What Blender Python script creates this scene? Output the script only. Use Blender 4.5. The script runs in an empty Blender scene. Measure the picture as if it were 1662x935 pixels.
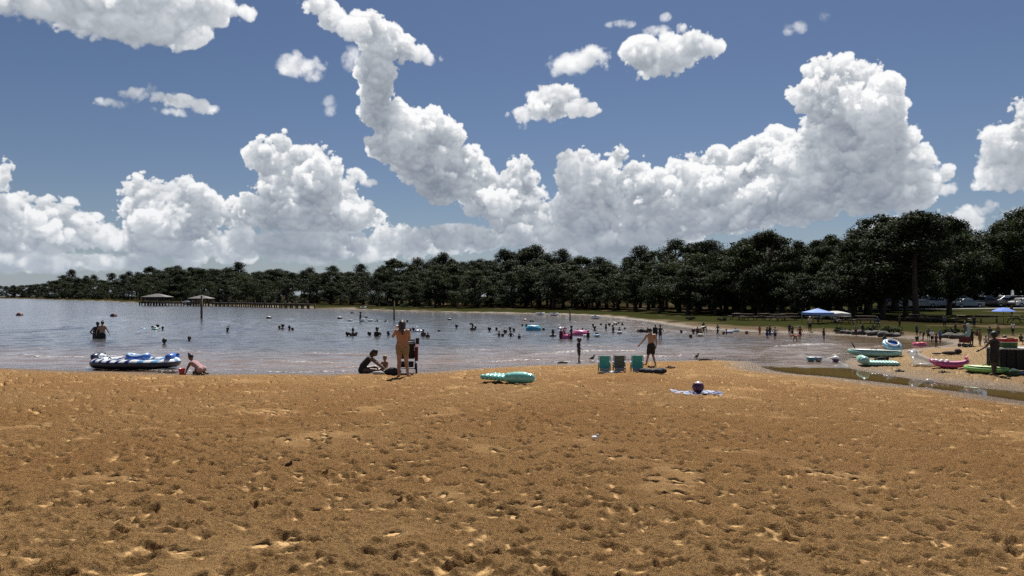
import bpy, bmesh, math, random
import numpy as np
from mathutils import Vector, Matrix

random.seed(11)
RNG = np.random.default_rng(7)
S = bpy.context.scene
C = S.collection
R = math.radians

# ------------------------------------------------------------------ camera
F = 1144.0            # focal length in pixels of the 1662 x 935 photograph
HORIZON = 481.0
CAM_Z = 2.6
TILT = math.atan((HORIZON - 467.5) / F)
cam_data = bpy.data.cameras.new('camera')
cam_data.sensor_width = 36.0
cam_data.lens = 36.0 * F / 1662.0
cam_data.clip_start = 0.1
cam_data.clip_end = 9000.0
cam = bpy.data.objects.new('camera', cam_data)
C.objects.link(cam)
cam.location = (0, 0, CAM_Z)
cam.rotation_euler = (math.pi / 2 + TILT, 0, 0)
S.camera = cam

# ------------------------------------------------------------------ exposure
S.view_settings.view_transform = 'Standard'
S.view_settings.look = 'None'
S.view_settings.exposure = 0.48
S.view_settings.gamma = 1.0
S.cycles.use_denoising = False
S.cycles.max_bounces = 6
S.cycles.diffuse_bounces = 2
S.cycles.glossy_bounces = 2
S.cycles.transparent_max_bounces = 8
S.cycles.caustics_reflective = False
S.cycles.caustics_refractive = False
S.cycles.sample_clamp_indirect = 4.0

# ------------------------------------------------------------------ sun
SUN_EL, SUN_AZ = R(57), R(11)        # azimuth measured from +Y towards +X
SUN = Vector((math.cos(SUN_EL) * math.sin(SUN_AZ), math.cos(SUN_EL) * math.cos(SUN_AZ), math.sin(SUN_EL)))
sl = bpy.data.lights.new('sun', 'SUN')
sl.energy = 5.0
sl.angle = R(0.53)
sl.color = (1.0, 0.95, 0.87)
sun = bpy.data.objects.new('sun', sl)
C.objects.link(sun)
sun.rotation_euler = (-SUN).to_track_quat('-Z', 'Y').to_euler()
sun.location = SUN * 500


# ------------------------------------------------------------------ sky with cumulus clouds
def px_dir(px, py):
    u = (px - 831.0) / F
    v = (467.5 - py) / F
    c, s = math.cos(TILT), math.sin(TILT)
    return np.array([u, c - s * v, s + c * v])


def spline_taps(coords, n_lat):
    """Cubic B-spline taps of a periodic lattice at the given lattice coordinates: four indices, four weights."""
    i = np.floor(coords).astype(int)
    t = (coords - i).astype(np.float32)
    w = ((1 - t) ** 3 / 6, (3 * t ** 3 - 6 * t ** 2 + 4) / 6, (-3 * t ** 3 + 3 * t ** 2 + 3 * t + 1) / 6, t ** 3 / 6)
    return [((i + k - 1) % n_lat, w[k]) for k in range(4)]


# clouds as clusters of soft ellipsoids: photograph pixels cx, cy, rx, ry, then density
CLOUDS = [
    (60, -12, 80, 42, .55), (150, -8, 95, 58, .6), (240, 12, 75, 55, .6), (312, -2, 52, 34, .6), (265, 58, 26, 20, .5), (200, 38, 50, 28, .55),
    (390, 20, 18, 12, .5), (20, 5, 45, 25, .4),
    (183, 168, 20, 6, .22), (230, 155, 24, 10, .28), (248, 145, 12, 8, .2), (280, 163, 30, 9, .42), (330, 173, 21, 10, .34), (275, 182, 26, 5, .22),
    (490, 107, 30, 18, .3), (537, 172, 10, 12, .14), (570, 97, 11, 16, .16), (300, 165, 30, 6, .2),
    (518, 8, 22, 15, .8), (548, 28, 25, 17, .8), (570, 48, 16, 16, .7), (600, 48, 23, 20, 1), (622, 72, 30, 26, 1), (650, 80, 26, 18, 1),
    (672, 86, 20, 12, .7), (695, 96, 16, 8, .3), (612, 108, 27, 32, 1), (616, 150, 25, 38, 1), (630, 185, 36, 30, 1), (662, 202, 34, 26, 1),
    (650, 235, 45, 30, 1), (700, 215, 40, 34, 1), (728, 232, 22, 24, 1), (700, 260, 55, 38, 1), (742, 270, 38, 34, 1), (720, 298, 42, 28, 1),
    (770, 290, 34, 28, 1), (790, 312, 44, 26, 1), (842, 300, 36, 38, 1), (855, 268, 17, 16, 1), (830, 332, 62, 24, .9), (900, 350, 55, 26, .9),
    (938, 272, 32, 30, 1), (955, 302, 42, 46, 1), (1004, 250, 17, 20, 1), (1028, 288, 24, 26, 1), (985, 322, 52, 44, 1), (1060, 330, 54, 44, 1),
    (1100, 288, 28, 28, 1), (1130, 270, 28, 22, 1), (1160, 255, 16, 14, 1), (1150, 310, 54, 38, 1), (1200, 288, 42, 34, 1), (1240, 260, 42, 32, 1),
    (1268, 236, 32, 24, 1), (1300, 260, 52, 38, 1), (1308, 148, 23, 17, 1), (1346, 120, 33, 23, 1), (1390, 130, 32, 25, 1), (1425, 150, 28, 24, 1),
    (1350, 160, 44, 36, 1), (1400, 190, 54, 44, 1), (1440, 182, 24, 26, 1), (1340, 210, 38, 34, 1), (1452, 228, 34, 28, 1), (1400, 250, 62, 44, 1),
    (1480, 262, 34, 30, .9), (1502, 292, 44, 26, .8), (1350, 300, 84, 42, 1), (1430, 310, 80, 36, .8), (1240, 320, 80, 38, 1), (1050, 365, 90, 24, .8),
    (1180, 352, 80, 24, .8), (1290, 340, 80, 22, .8), (1540, 305, 22, 12, .4),
    (900, 382, 80, 26, .6), (1000, 392, 80, 26, .6), (768, 388, 56, 18, .6), (960, 362, 60, 30, .8), (860, 372, 60, 26, .7),
    (855, 187, 24, 10, .45), (900, 167, 38, 25, .75), (940, 176, 26, 11, .6), (890, 150, 18, 16, .7), (848, 205, 6, 5, .2),
    (925, 106, 28, 14, .3), (960, 96, 30, 15, .36), (905, 115, 12, 10, .2),
    (1048, 92, 30, 28, .7), (1090, 87, 38, 28, .8), (1126, 74, 22, 24, .8), (1150, 82, 17, 14, .7), (1072, 110, 28, 14, .6), (1107, 48, 7, 7, .3),
    (1068, 50, 16, 6, .22), (1010, 40, 16, 5, .22), (1080, 28, 6, 5, .2), (1290, 48, 14, 9, .13), (1340, 26, 7, 7, .1),
    (1652, 172, 12, 16, .9), (1650, 232, 50, 38, .9), (1612, 252, 28, 24, .7), (1645, 285, 52, 30, .7), (1670, 200, 34, 30, .9), (1670, 350, 50, 22, .4), (1740, 240, 80, 60, .9),
    (8, 272, 14, 16, .9), (-20, 290, 30, 20, .8), (28, 342, 42, 28, .9), (70, 334, 34, 20, .9), (105, 352, 42, 24, .9), (58, 382, 76, 34, .8), (150, 382, 66, 20, .7), (200, 388, 40, 14, .7),
    (-10, 370, 60, 55, .8), (-90, 350, 90, 60, .8),
    (228, 308, 28, 24, 1), (258, 332, 54, 40, 1), (300, 312, 38, 24, 1), (332, 325, 24, 26, 1), (290, 362, 72, 38, 1), (372, 346, 38, 24, 1), (402, 342, 32, 24, 1),
    (428, 247, 24, 20, 1), (460, 230, 16, 16, 1), (450, 270, 36, 26, 1), (500, 256, 37, 24, 1), (520, 282, 34, 30, 1), (490, 312, 62, 36, 1), (550, 322, 38, 30, 1),
    (568, 346, 36, 24, 1), (470, 348, 84, 26, 1), (535, 355, 64, 20, 1), (577, 288, 14, 13, .6), (596, 297, 11, 6, .4),
    (260, 398, 90, 20, .5), (340, 402, 80, 20, .5), (430, 396, 90, 22, .5), (540, 402, 90, 20, .5), (640, 386, 30, 18, .7), (662, 396, 56, 20, .6), (722, 386, 36, 17, .7),
    (1562, 352, 34, 20, .5), (1592, 338, 22, 12, .4), (1490, 372, 80, 20, .4), (20, 425, 130, 16, .35), (160, 425, 110, 14, .35),
]


def cloud_layer(blobs, A0, A1, E0, E1, step, octaves, slices, seed):
    """March sun light and view light through a slab of cloud; angles in degrees. Returns brightness and cover."""
    rng = np.random.default_rng(seed)
    na, ne = int((A1 - A0) / step), int((E1 - E0) / step)
    az = A0 + (np.arange(na) + .5) * step
    el = E0 + (np.arange(ne) + .5) * step
    dw = 12.0 / slices                         # the slab is 12 degrees of arc deep
    ds = dw / 0.50
    lats = []
    for wl, amp in octaves:
        la, le, lw = int(math.ceil((A1 - A0) / wl)) + 4, int(math.ceil((E1 - E0) / wl)) + 4, int(math.ceil(12.0 / wl)) + 4
        lat = rng.standard_normal((lw, le, la), dtype=np.float32)
        lats.append((wl, amp, lat, spline_taps((el - E0) / wl + rng.random(), le), spline_taps((az - A0) / wl + rng.random(), la)))
    tau = np.zeros((ne, na), np.float32)
    col = np.zeros((ne, na), np.float32)
    cov = np.zeros((ne, na), np.float32)
    de = dw * 0.84 / 0.53 / step               # per slice the sun's ray climbs this many rows
    k0, fr = int(de), de - int(de)

    def climb(T):
        out = np.zeros_like(T)
        out[:-k0] += T[k0:] * (1 - fr)
        out[:-(k0 + 1)] += T[k0 + 1:] * fr
        return out
    prev = np.zeros((ne, na), np.float32)
    for s in range(slices - 1, -1, -1):        # from the far side towards the camera
        w = (s + .5) * dw - 6.0
        base = np.full((ne, na), -9.0, np.float32)
        wt = np.zeros((ne, na), np.float32)
        size = np.ones((ne, na), np.float32)
        for (ca, ce, ra, re, den, wo) in blobs:
            rw = min(max((ra + re) * .55, .5), 5.5)
            q = ((w - wo) / rw) ** 2
            if q > 6:
                continue
            a0, a1 = np.searchsorted(az, [ca - ra * 3, ca + ra * 3])
            e0, e1 = np.searchsorted(el, [ce - re * 3, ce + re * 3])
            if a0 >= a1 or e0 >= e1:
                continue
            d2 = ((az[a0:a1] - ca) / ra)[None, :] ** 2 + ((el[e0:e1] - ce) / re)[:, None] ** 2 + q
            mr = min(ra, re)
            f = ((1 - np.sqrt(d2)) * mr).astype(np.float32)
            b = base[e0:e1, a0:a1]
            g = f > b
            wt[e0:e1, a0:a1][g] = den
            size[e0:e1, a0:a1][g] = mr
            np.maximum(b, f, out=b)
        act = base > -1.3
        tau = climb(tau + prev * ds * 1.7)
        rows = np.flatnonzero(act.any(1))
        if len(rows) == 0:
            prev = np.zeros((ne, na), np.float32)
            continue
        r0, r1 = rows[0], rows[-1] + 1
        cl = np.flatnonzero(act.any(0))
        c0, c1 = cl[0], cl[-1] + 1
        n = np.zeros((r1 - r0, c1 - c0), np.float32)
        nm = np.zeros_like(n)
        sz = size[r0:r1, c0:c1]
        for (wl, amp, lat, te, ta) in lats:
            tw = spline_taps(np.array([(w + 6.0) / wl]), lat.shape[0])
            L2 = sum(lat[i[0]] * wq[0] for i, wq in tw)
            L2 = sum(L2[:, i[c0:c1]] * wq[c0:c1] for i, wq in ta)
            v = sum(L2[i[r0:r1]] * wq[r0:r1, None] for i, wq in te)
            np.abs(v, out=v)
            v *= 2.6
            v -= .66
            v *= amp * np.clip(sz / (wl * .55), 0, 1)
            n += v
            if wl > .3:
                nm += v
        ww = wt[r0:r1, c0:c1]
        d = np.zeros((ne, na), np.float32)
        bb = base[r0:r1, c0:c1]
        field = bb + .05 * sz + n * np.where(n > 0, np.clip(1.35 + bb / (.75 * sz), 0, 1), 1)
        d[r0:r1, c0:c1] = np.clip(field * (.8 + 5.0 * ww ** 2) / np.clip(sz, .4, 1), 0, 1) * ww ** 1.25 * np.clip(.85 + .5 * v / lats[-1][1], .5, 1.2)
        prev = d
        a = 1 - np.exp(-d * dw * 9.0)
        lit = .40 * np.exp(-tau * .85) + .36 * np.exp(-tau * .13) + .17
        lit[r0:r1, c0:c1] *= np.clip(.84 + .50 * nm, .58, 1.16)      # creases between the billows see less of the sky
        gr = np.zeros_like(field)
        fm = bb + nm + .5 * (n - nm)
        gr[2:-2] = (fm[:-4] - fm[4:]) / (4 * step)
        lit[r0:r1, c0:c1] += .12 * np.tanh(gr * .42) * np.clip(sz * 1.3, .3, 1)   # sunlit crowns of the small billows
        lit += .10 * np.exp(-tau * 3.0)
        col = col * (1 - a) + a * lit
        cov = cov * (1 - a) + a
    return col / np.maximum(cov, 1e-4), cov


def to_ang(cx, cy, rx, ry, den, wo=None):
    d = px_dir(cx, cy)
    a = math.degrees(math.atan2(d[0], d[1]))
    e = math.degrees(math.atan2(d[2], math.hypot(d[0], d[1])))
    k = math.degrees(1 / F) * math.cos(math.radians(a)) ** 1.5
    return (a, e, rx * k / max(.7, math.cos(math.radians(e))), ry * k, den, random.uniform(-1.2, 1.2) if wo is None else wo)


def cloud_image(name, R_, G_):
    ne, na = R_.shape
    im = bpy.data.images.new(name, na, ne, alpha=False, float_buffer=True, is_data=True)
    px = np.ones((ne, na, 4), np.float32)
    px[..., 0] = R_
    px[..., 1] = G_
    px[..., 2] = 0
    im.pixels.foreach_set(px.ravel())
    im.update()
    im.pack()
    return im


front = [to_ang(*c) for c in CLOUDS]
rs = random.Random(5)
rest = []
for k in range(34):                            # fair-weather cumulus out of view, kept sparse to lessen their fill light
    a = 42 + 276 * (k + rs.random()) / 46
    if a > 180:
        a -= 360
    e0 = rs.choice([3, 4, 6, 9, 14, 20, 30, 42])
    sz = rs.uniform(1.0, 3.0)
    for j in range(7):
        rest.append((a + rs.gauss(0, sz * 1.1) / math.cos(R(e0)), e0 + abs(rs.gauss(0, sz * .8)), sz * rs.uniform(.6, 1.3) / math.cos(R(e0)), sz * rs.uniform(.5, .9), rs.choice([.6, .9, 1]), rs.uniform(-1, 1)))
for k in range(9):
    a = rs.uniform(-44, 44)
    e0 = rs.uniform(31, 60)
    sz = rs.uniform(1.5, 3.5)
    for j in range(6):
        rest.append((a + rs.gauss(0, sz * 1.3) / math.cos(R(e0)), e0 + rs.gauss(0, sz * .5), sz * rs.uniform(.6, 1.4) / math.cos(R(e0)), sz * rs.uniform(.4, .8), rs.choice([.4, .7, .9]), rs.uniform(-1, 1)))
OCT = [(3.0, .46), (1.5, .40), (.75, .33), (.38, .24), (.19, .14), (.10, .065)]
fr_col, fr_cov = cloud_layer(front + [b for b in rest if abs(b[0]) < 50 and b[1] < 34], -46, 46, -1, 31, .05, OCT, 60, 3)
bk_col, bk_cov = cloud_layer(front + rest, -180, 180, -1, 75, .25, OCT[:4], 16, 4)
img_front = cloud_image('cloud_front', fr_col, fr_cov)
img_all = cloud_image('cloud_all', bk_col, bk_cov)

W = bpy.data.worlds.new('World')
S.world = W
W.use_nodes = True
nt = W.node_tree
nt.nodes.clear()


def N(tree, kind, **kw):
    n = tree.nodes.new(kind)
    for k, v in kw.items():
        if k.startswith('_'):
            setattr(n, k[1:], v)
        else:
            n.inputs[k.replace('__', ' ')].default_value = v
    return n


def math_node(tree, op, a, b=None, clamp=False):
    n = tree.nodes.new('ShaderNodeMath')
    n.operation = op
    n.use_clamp = clamp
    for i, v in enumerate((a, b)):
        if v is None:
            continue
        if isinstance(v, (int, float)):
            n.inputs[i].default_value = v
        else:
            tree.links.new(v, n.inputs[i])
    return n.outputs[0]


SKY_STRENGTH = 0.05
sky = N(nt, 'ShaderNodeTexSky', _sky_type='NISHITA')
sky.sun_disc = False
sky.sun_elevation = SUN_EL
sky.sun_rotation = SUN_AZ
sky.altitude = 60
sky.air_density = 1.0
sky.dust_density = 0.35
sky.ozone_density = 2.2
tc = nt.nodes.new('ShaderNodeTexCoord')
sep = nt.nodes.new('ShaderNodeSeparateXYZ')
nt.links.new(tc.outputs['Generated'], sep.inputs[0])
azn = math_node(nt, 'MULTIPLY', math_node(nt, 'ARCTAN2', sep.outputs[0], sep.outputs[1]), 180 / math.pi)
eln = math_node(nt, 'MULTIPLY', math_node(nt, 'ARCSINE', sep.outputs[2]), 180 / math.pi)


def cloud_tex(img, A0, A1, E0, E1):
    u = math_node(nt, 'DIVIDE', math_node(nt, 'SUBTRACT', azn, A0), A1 - A0)
    v = math_node(nt, 'DIVIDE', math_node(nt, 'SUBTRACT', eln, E0), E1 - E0)
    cb = nt.nodes.new('ShaderNodeCombineXYZ')
    nt.links.new(u, cb.inputs[0])
    nt.links.new(v, cb.inputs[1])
    t = nt.nodes.new('ShaderNodeTexImage')
    t.image = img
    t.interpolation = 'Cubic'
    t.extension = 'CLIP'
    nt.links.new(cb.outputs[0], t.inputs[0])
    s = nt.nodes.new('ShaderNodeSeparateColor')
    nt.links.new(t.outputs['Color'], s.inputs[0])
    return s.outputs[0], s.outputs[1]


fb, fc = cloud_tex(img_front, -46, 46, -1, 31)
ab, ac = cloud_tex(img_all, -180, 180, -1, 75)
inside = math_node(nt, 'MULTIPLY', math_node(nt, 'LESS_THAN', math_node(nt, 'ABSOLUTE', azn), 45.8), math_node(nt, 'LESS_THAN', eln, 30.8))
inside = math_node(nt, 'MULTIPLY', inside, math_node(nt, 'GREATER_THAN', eln, -.8))


def pick(a, b):
    m = nt.nodes.new('ShaderNodeMix')
    nt.links.new(inside, m.inputs[0])
    nt.links.new(a, m.inputs[2])
    nt.links.new(b, m.inputs[3])
    return m.outputs[0]


bright, cover = pick(ab, fb), pick(ac, fc)
ccol = N(nt, 'ShaderNodeValToRGB')
ccol.color_ramp.elements[0].color = (.15, .175, .215, 1)
ccol.color_ramp.elements[0].position = .12
ccol.color_ramp.elements[1].color = (.71, .71, .71, 1)
e = ccol.color_ramp.elements.new(.50)
e.color = (.365, .39, .42, 1)
nt.links.new(bright, ccol.inputs[0])
cscale = N(nt, 'ShaderNodeVectorMath', _operation='SCALE')
cscale.inputs['Scale'].default_value = 1 / SKY_STRENGTH
nt.links.new(ccol.outputs[0], cscale.inputs[0])
tint = N(nt, 'ShaderNodeVectorMath', _operation='MULTIPLY')
tint.inputs[1].default_value = (.65, .675, .765)
nt.links.new(sky.outputs[0], tint.inputs[0])
# low summer haze: far cloud fades into the pale air over the horizon
hz = math_node(nt, 'POWER', 2.718, math_node(nt, 'DIVIDE', math_node(nt, 'MULTIPLY', math_node(nt, 'MAXIMUM', eln, 0), -1), 3.6))
hzf = math_node(nt, 'MULTIPLY', hz, .62)
m1 = nt.nodes.new('ShaderNodeMix')
m1.data_type = 'RGBA'
nt.links.new(cover, m1.inputs[0])
nt.links.new(tint.outputs[0], m1.inputs[6])
nt.links.new(cscale.outputs[0], m1.inputs[7])
m2 = nt.nodes.new('ShaderNodeMix')
m2.data_type = 'RGBA'
nt.links.new(hzf, m2.inputs[0])
nt.links.new(m1.outputs[2], m2.inputs[6])
m2.inputs[7].default_value = (.255 / SKY_STRENGTH, .315 / SKY_STRENGTH, .39 / SKY_STRENGTH, 1)
bg = nt.nodes.new('ShaderNodeBackground')
bg.inputs['Strength'].default_value = SKY_STRENGTH
nt.links.new(m2.outputs[2], bg.inputs['Color'])
wo = nt.nodes.new('ShaderNodeOutputWorld')
nt.links.new(bg.outputs[0], wo.inputs[0])


# ------------------------------------------------------------------ lie of the land
def smooth(x, a, b):
    t = np.clip((np.asarray(x, float) - a) / (b - a), 0, 1)
    return t * t * (3 - 2 * t)


def level(px, py, z=0.0):
    d = px_dir(px, py)
    t = (z - CAM_Z) / d[2]
    return (d[0] * t, d[1] * t)


NEAR = [(-150, 594), (0, 597), (150, 602), (300, 606), (480, 607), (600, 606), (700, 603), (780, 597.5), (860, 592.5), (940, 590.5), (1000, 588.5),
        (1050, 585.5), (1150, 584.5), (1215, 586), (1232, 591), (1240, 597), (1262, 603), (1290, 607), (1350, 612), (1450, 623), (1540, 634), (1662, 651), (1800, 668),
        (1950, 690), (1950, 672), (1800, 653), (1662, 637), (1560, 627), (1450, 611), (1400, 603), (1373, 597), (1366, 588), (1385, 578), (1430, 571),
        (1480, 566), (1525, 562), (1545, 558), (1530, 553), (1490, 550.5), (1440, 548.5), (1400, 546), (1350, 543), (1300, 541), (1250, 540), (1200, 538),
        (1150, 535), (1100, 530), (1060, 523), (1010, 517), (960, 512), (900, 510), (850, 509), (800, 508), (700, 506), (600, 503), (500, 500),
        (400, 497), (330, 495), (235, 491.5), (150, 488.3), (60, 485.6), (0, 484.5), (-60, 484)]
LAKE = [level(*p) for p in NEAR] + [(-1900, 1050), (-2600, 500), (-400, 40), (-120, 30)]
LAKE = np.array(LAKE)


def shore_distance(x, y):
    """Signed distance to the water's edge: land positive."""
    x = np.asarray(x, np.float32).ravel()
    y = np.asarray(y, np.float32).ravel()
    out = np.empty(len(x), np.float32)
    P0, P1 = LAKE.astype(np.float32), np.roll(LAKE, -1, 0).astype(np.float32)
    for s in range(0, len(x), 60000):
        xs, ys = x[s:s + 60000, None], y[s:s + 60000, None]
        ex, ey = (P1 - P0).T
        t = np.clip(((xs - P0[:, 0]) * ex + (ys - P0[:, 1]) * ey) / (ex * ex + ey * ey), 0, 1)
        d2 = (xs - P0[:, 0] - t * ex) ** 2 + (ys - P0[:, 1] - t * ey) ** 2
        cr = ((P0[:, 1] > ys) != (P1[:, 1] > ys)) & (xs < P0[:, 0] + (ys - P0[:, 1]) * ex / np.where(ey == 0, 1e-9, ey))
        ins = cr.sum(1) % 2 == 1
        d = np.sqrt(d2.min(1))
        out[s:s + 60000] = np.where(ins, -d, d)
    return out


def sine_noise(x, y, lam, seed, n=6):
    r = random.Random(seed)
    v = 0
    for _ in range(n):
        a = r.uniform(0, math.tau)
        k = math.tau / (lam * r.uniform(.6, 1.6))
        v = v + np.sin(k * (x * math.cos(a) + y * math.sin(a)) + r.uniform(0, math.tau))
    return v / math.sqrt(n)


def land_height(x, y, d=None):
    x = np.asarray(x, float)
    y = np.asarray(y, float)
    if d is None:
        d = shore_distance(x, y).reshape(x.shape)
    far = smooth(y, 37, 46)
    dd = d + .22 * sine_noise(x, y, 2.2, 3) * np.clip(np.abs(d), 0, 1.5) / 1.5
    pos = np.maximum(dd, 0)
    near_z = .07 * (1 - np.exp(-pos / 2.0)) + .0395 * np.minimum(pos, 40)
    far_z = .22 * (1 - np.exp(-pos / 2.5)) + .0105 * np.minimum(pos, 160)
    z = np.where(dd > 0, near_z * (1 - far) + far_z * far, np.maximum(.05 * dd, -2.0))
    return z


def spot(px, py, lift=0.0):
    """The point of the ground (or lake surface) that the photograph shows at this pixel."""
    d = px_dir(px, py)
    t = np.geomspace(2.5, 3000, 1500)
    z = np.maximum(land_height(d[0] * t, d[1] * t), 0)
    g = CAM_Z + d[2] * t - z
    i = int(np.argmax(g <= 0)) if (g <= 0).any() else len(t) - 1
    i = max(i, 1)
    a = g[i - 1] / max(g[i - 1] - g[i], 1e-9)
    tt = t[i - 1] + (t[i] - t[i - 1]) * a
    x, y = d[0] * tt, d[1] * tt
    return Vector((x, y, max(float(land_height(x, y).ravel()[0]), 0.0) + lift))


def px_size(p):
    """Metres that one photograph pixel spans at the distance of this point."""
    return p.y / F


# ------------------------------------------------------------------ materials
def new_mat(name):
    m = bpy.data.materials.new(name)
    m.use_nodes = True
    t = m.node_tree
    b = t.nodes['Principled BSDF']
    return m, t, b


def plain(name, col, rough=.6, vary=.12, scale=6.0, metal=0.0, bump=0.0, coat=0.0, trans=None):
    """A paint, cloth or skin: base colour with a soft mottled variation, optional fine relief."""
    m, t, b = new_mat(name)
    tcn = t.nodes.new('ShaderNodeTexCoord')
    nz = N(t, 'ShaderNodeTexNoise', Scale=scale, Detail=4.0)
    t.links.new(tcn.outputs['Object'], nz.inputs['Vector'])
    mx = t.nodes.new('ShaderNodeMix')
    mx.data_type = 'RGBA'
    mx.inputs[6].default_value = tuple(c * (1 - vary) for c in col) + (1,)
    mx.inputs[7].default_value = tuple(min(1, c * (1 + vary)) for c in col) + (1,)
    t.links.new(nz.outputs['Fac'], mx.inputs[0])
    t.links.new(mx.outputs[2], b.inputs['Base Color'])
    b.inputs['Roughness'].default_value = rough
    b.inputs['Metallic'].default_value = metal
    if coat:
        b.inputs['Coat Weight'].default_value = coat
    if trans:
        b.inputs['Transmission Weight'].default_value = trans
    if bump:
        bp = N(t, 'ShaderNodeBump', Strength=bump, Distance=.02)
        t.links.new(nz.outputs['Fac'], bp.inputs['Height'])
        t.links.new(bp.outputs[0], b.inputs['Normal'])
    return m


# ------------------------------------------------------------------ ground: one sheet to the horizon
def fft_relief(ny, nx, cell, lam_hi, lam_lo, slope, seed):
    r = np.random.default_rng(seed)
    f = np.fft.rfft2(r.standard_normal((ny, nx)).astype(np.float32))
    k = np.hypot(np.fft.fftfreq(ny, cell)[:, None], np.fft.rfftfreq(nx, cell)[None, :])
    k[0, 0] = 1
    filt = k ** (-slope) * np.exp(-(k * lam_lo) ** 2 * .5) * (1 - np.exp(-(k * lam_hi) ** 2))
    v = np.fft.irfft2(f * filt, s=(ny, nx)).astype(np.float32)
    return v / v.std()


CELL = .0125
RX0, RX1, RY0, RY1 = -24.0, 25.0, 1.5, 31.0
NXR, NYR = 3920, 2360
fine = fft_relief(NYR, NXR, CELL, .16, .018, 1.35, 1)
lump = fft_relief(NYR, NXR, CELL, .9, .07, 1.7, 2)
lump = np.where(lump > 0, lump * .8, lump * 1.15)
press = np.zeros((NYR, NXR), np.float32)
prints = np.zeros((NYR, NXR), np.float32)


def stamp(x, y, ang, ln, wd, dep):
    h = int(ln * 1.4 / CELL) + 2
    i, j = int((y - RY0) / CELL), int((x - RX0) / CELL)
    if i - h < 0 or j - h < 0 or i + h >= NYR or j + h >= NXR:
        return
    yy, xx = np.mgrid[-h:h + 1, -h:h + 1].astype(np.float32) * CELL
    u = (xx * math.cos(ang) + yy * math.sin(ang)) / (ln / 2)
    v = (-xx * math.sin(ang) + yy * math.cos(ang)) / (wd / 2) * (1 + .25 * u)
    q = np.sqrt(u * u + v * v)
    heel = 1 + .35 * u
    pit = -dep * heel / (1 + np.exp(np.minimum((q - .85) * 9, 30)))
    rim = dep * .42 * np.exp(-((q - 1.22) / .24) ** 2) * (1 + .4 * np.sin(3 * np.arctan2(v, u) + x * 9))
    sl_ = (slice(i - h, i + h + 1), slice(j - h, j + h + 1))
    core = 1 / (1 + np.exp(np.minimum((q - .70) * 5, 30)))
    prints[sl_] = prints[sl_] * (1 - .8 * core) + pit + rim
    press[sl_] = np.maximum(press[sl_] * (1 - .3 * core), core)


pr = random.Random(21)
for k in range(7500):
    y = RY0 + (RY1 - RY0) * pr.random() ** 1.25
    x = pr.uniform(-.85, .85) * (y + 2)
    a = pr.gauss(.25, .7) if pr.random() < .6 else pr.uniform(0, 3.2)
    big = pr.random()
    stamp(x, y, a, pr.uniform(.16, .30), pr.uniform(.09, .14), pr.uniform(.015, .038) * (1.3 if big > .8 else 1))
for k in range(46):                            # people's lines of steps
    x, y, a = pr.uniform(-18, 18), pr.uniform(3, 26), pr.uniform(-.6, .6) + (math.pi if pr.random() < .5 else 0)
    for s in range(30):
        stamp(x - math.sin(a) * (.09 if s % 2 else -.09), y + math.cos(a) * (.09 if s % 2 else -.09), a, .26, .11, pr.uniform(.025, .042))
        x += math.cos(a) * .62
        y += math.sin(a) * .62
        a += pr.gauss(0, .06)
for (x0, x1, yy0, dy) in ((-6.5, 1.2, 14.2, -.18), (-7, 7, 13.3, -.25), (-1, 9.5, 11.4, -.2)):   # narrow wheel tracks: rows of small tread marks
    x = x0
    while x < x1:
        stamp(x, yy0 + (x - x0) * dy + pr.gauss(0, .02), 1.2, .13, .07, .02)
        x += .16
relief = prints + (fine * .0075 + lump * .0085) * (1 - .78 * press)
smoothpatch = fft_relief(NYR // 4, NXR // 4, CELL * 4, 2.2, .25, 1.9, 5)
sp = np.clip((smoothpatch - .9) * .9, 0, 1)
sp = np.repeat(np.repeat(sp, 4, 0), 4, 1)[:NYR, :NXR]
relief *= 1 - .5 * sp


def raster(a, x, y):
    fx = np.clip((x - RX0) / CELL - .5, 0, NXR - 2.01)
    fy = np.clip((y - RY0) / CELL - .5, 0, NYR - 2.01)
    j, i = fx.astype(np.int32), fy.astype(np.int32)
    u, v = (fx - j).astype(np.float32), (fy - i).astype(np.float32)
    return a[i, j] * (1 - u) * (1 - v) + a[i, j + 1] * u * (1 - v) + a[i + 1, j] * (1 - u) * v + a[i + 1, j + 1] * u * v


def polar_grid(angles, radii):
    A, Rr = np.meshgrid(angles, radii)
    return Rr * np.sin(A), Rr * np.cos(A)


def grid_mesh(name, X, Y, Z, wrap=False, attrs=()):
    ny, nx = X.shape
    me = bpy.data.meshes.new(name)
    nv = nx * ny
    me.vertices.add(nv)
    me.vertices.foreach_set('co', np.stack([X, Y, Z], -1).astype(np.float32).ravel())
    i, j = np.meshgrid(np.arange(ny - 1), np.arange(nx if wrap else nx - 1), indexing='ij')
    j1 = (j + 1) % nx
    q = np.stack([i * nx + j, (i + 1) * nx + j, (i + 1) * nx + j1, i * nx + j1], -1).reshape(-1, 4)[:, ::-1]
    nq = len(q)
    me.loops.add(nq * 4)
    me.loops.foreach_set('vertex_index', q.astype(np.int32).ravel())
    me.polygons.add(nq)
    me.polygons.foreach_set('loop_start', np.arange(0, nq * 4, 4, dtype=np.int32))
    me.polygons.foreach_set('use_smooth', np.ones(nq, bool))
    for an, av in attrs:
        at = me.attributes.new(an, 'FLOAT', 'POINT')
        at.data.foreach_set('value', np.asarray(av, np.float32).ravel())
    me.update()
    me.validate()
    return me


def link(name, me, mat=None, parent=None, kind=None):
    o = bpy.data.objects.new(name, me)
    C.objects.link(o)
    if mat is not None:
        me.materials.clear()
        me.materials.append(mat)
    if parent is not None:
        o.parent = parent
    if kind:
        o['kind'] = kind
    return o


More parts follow.
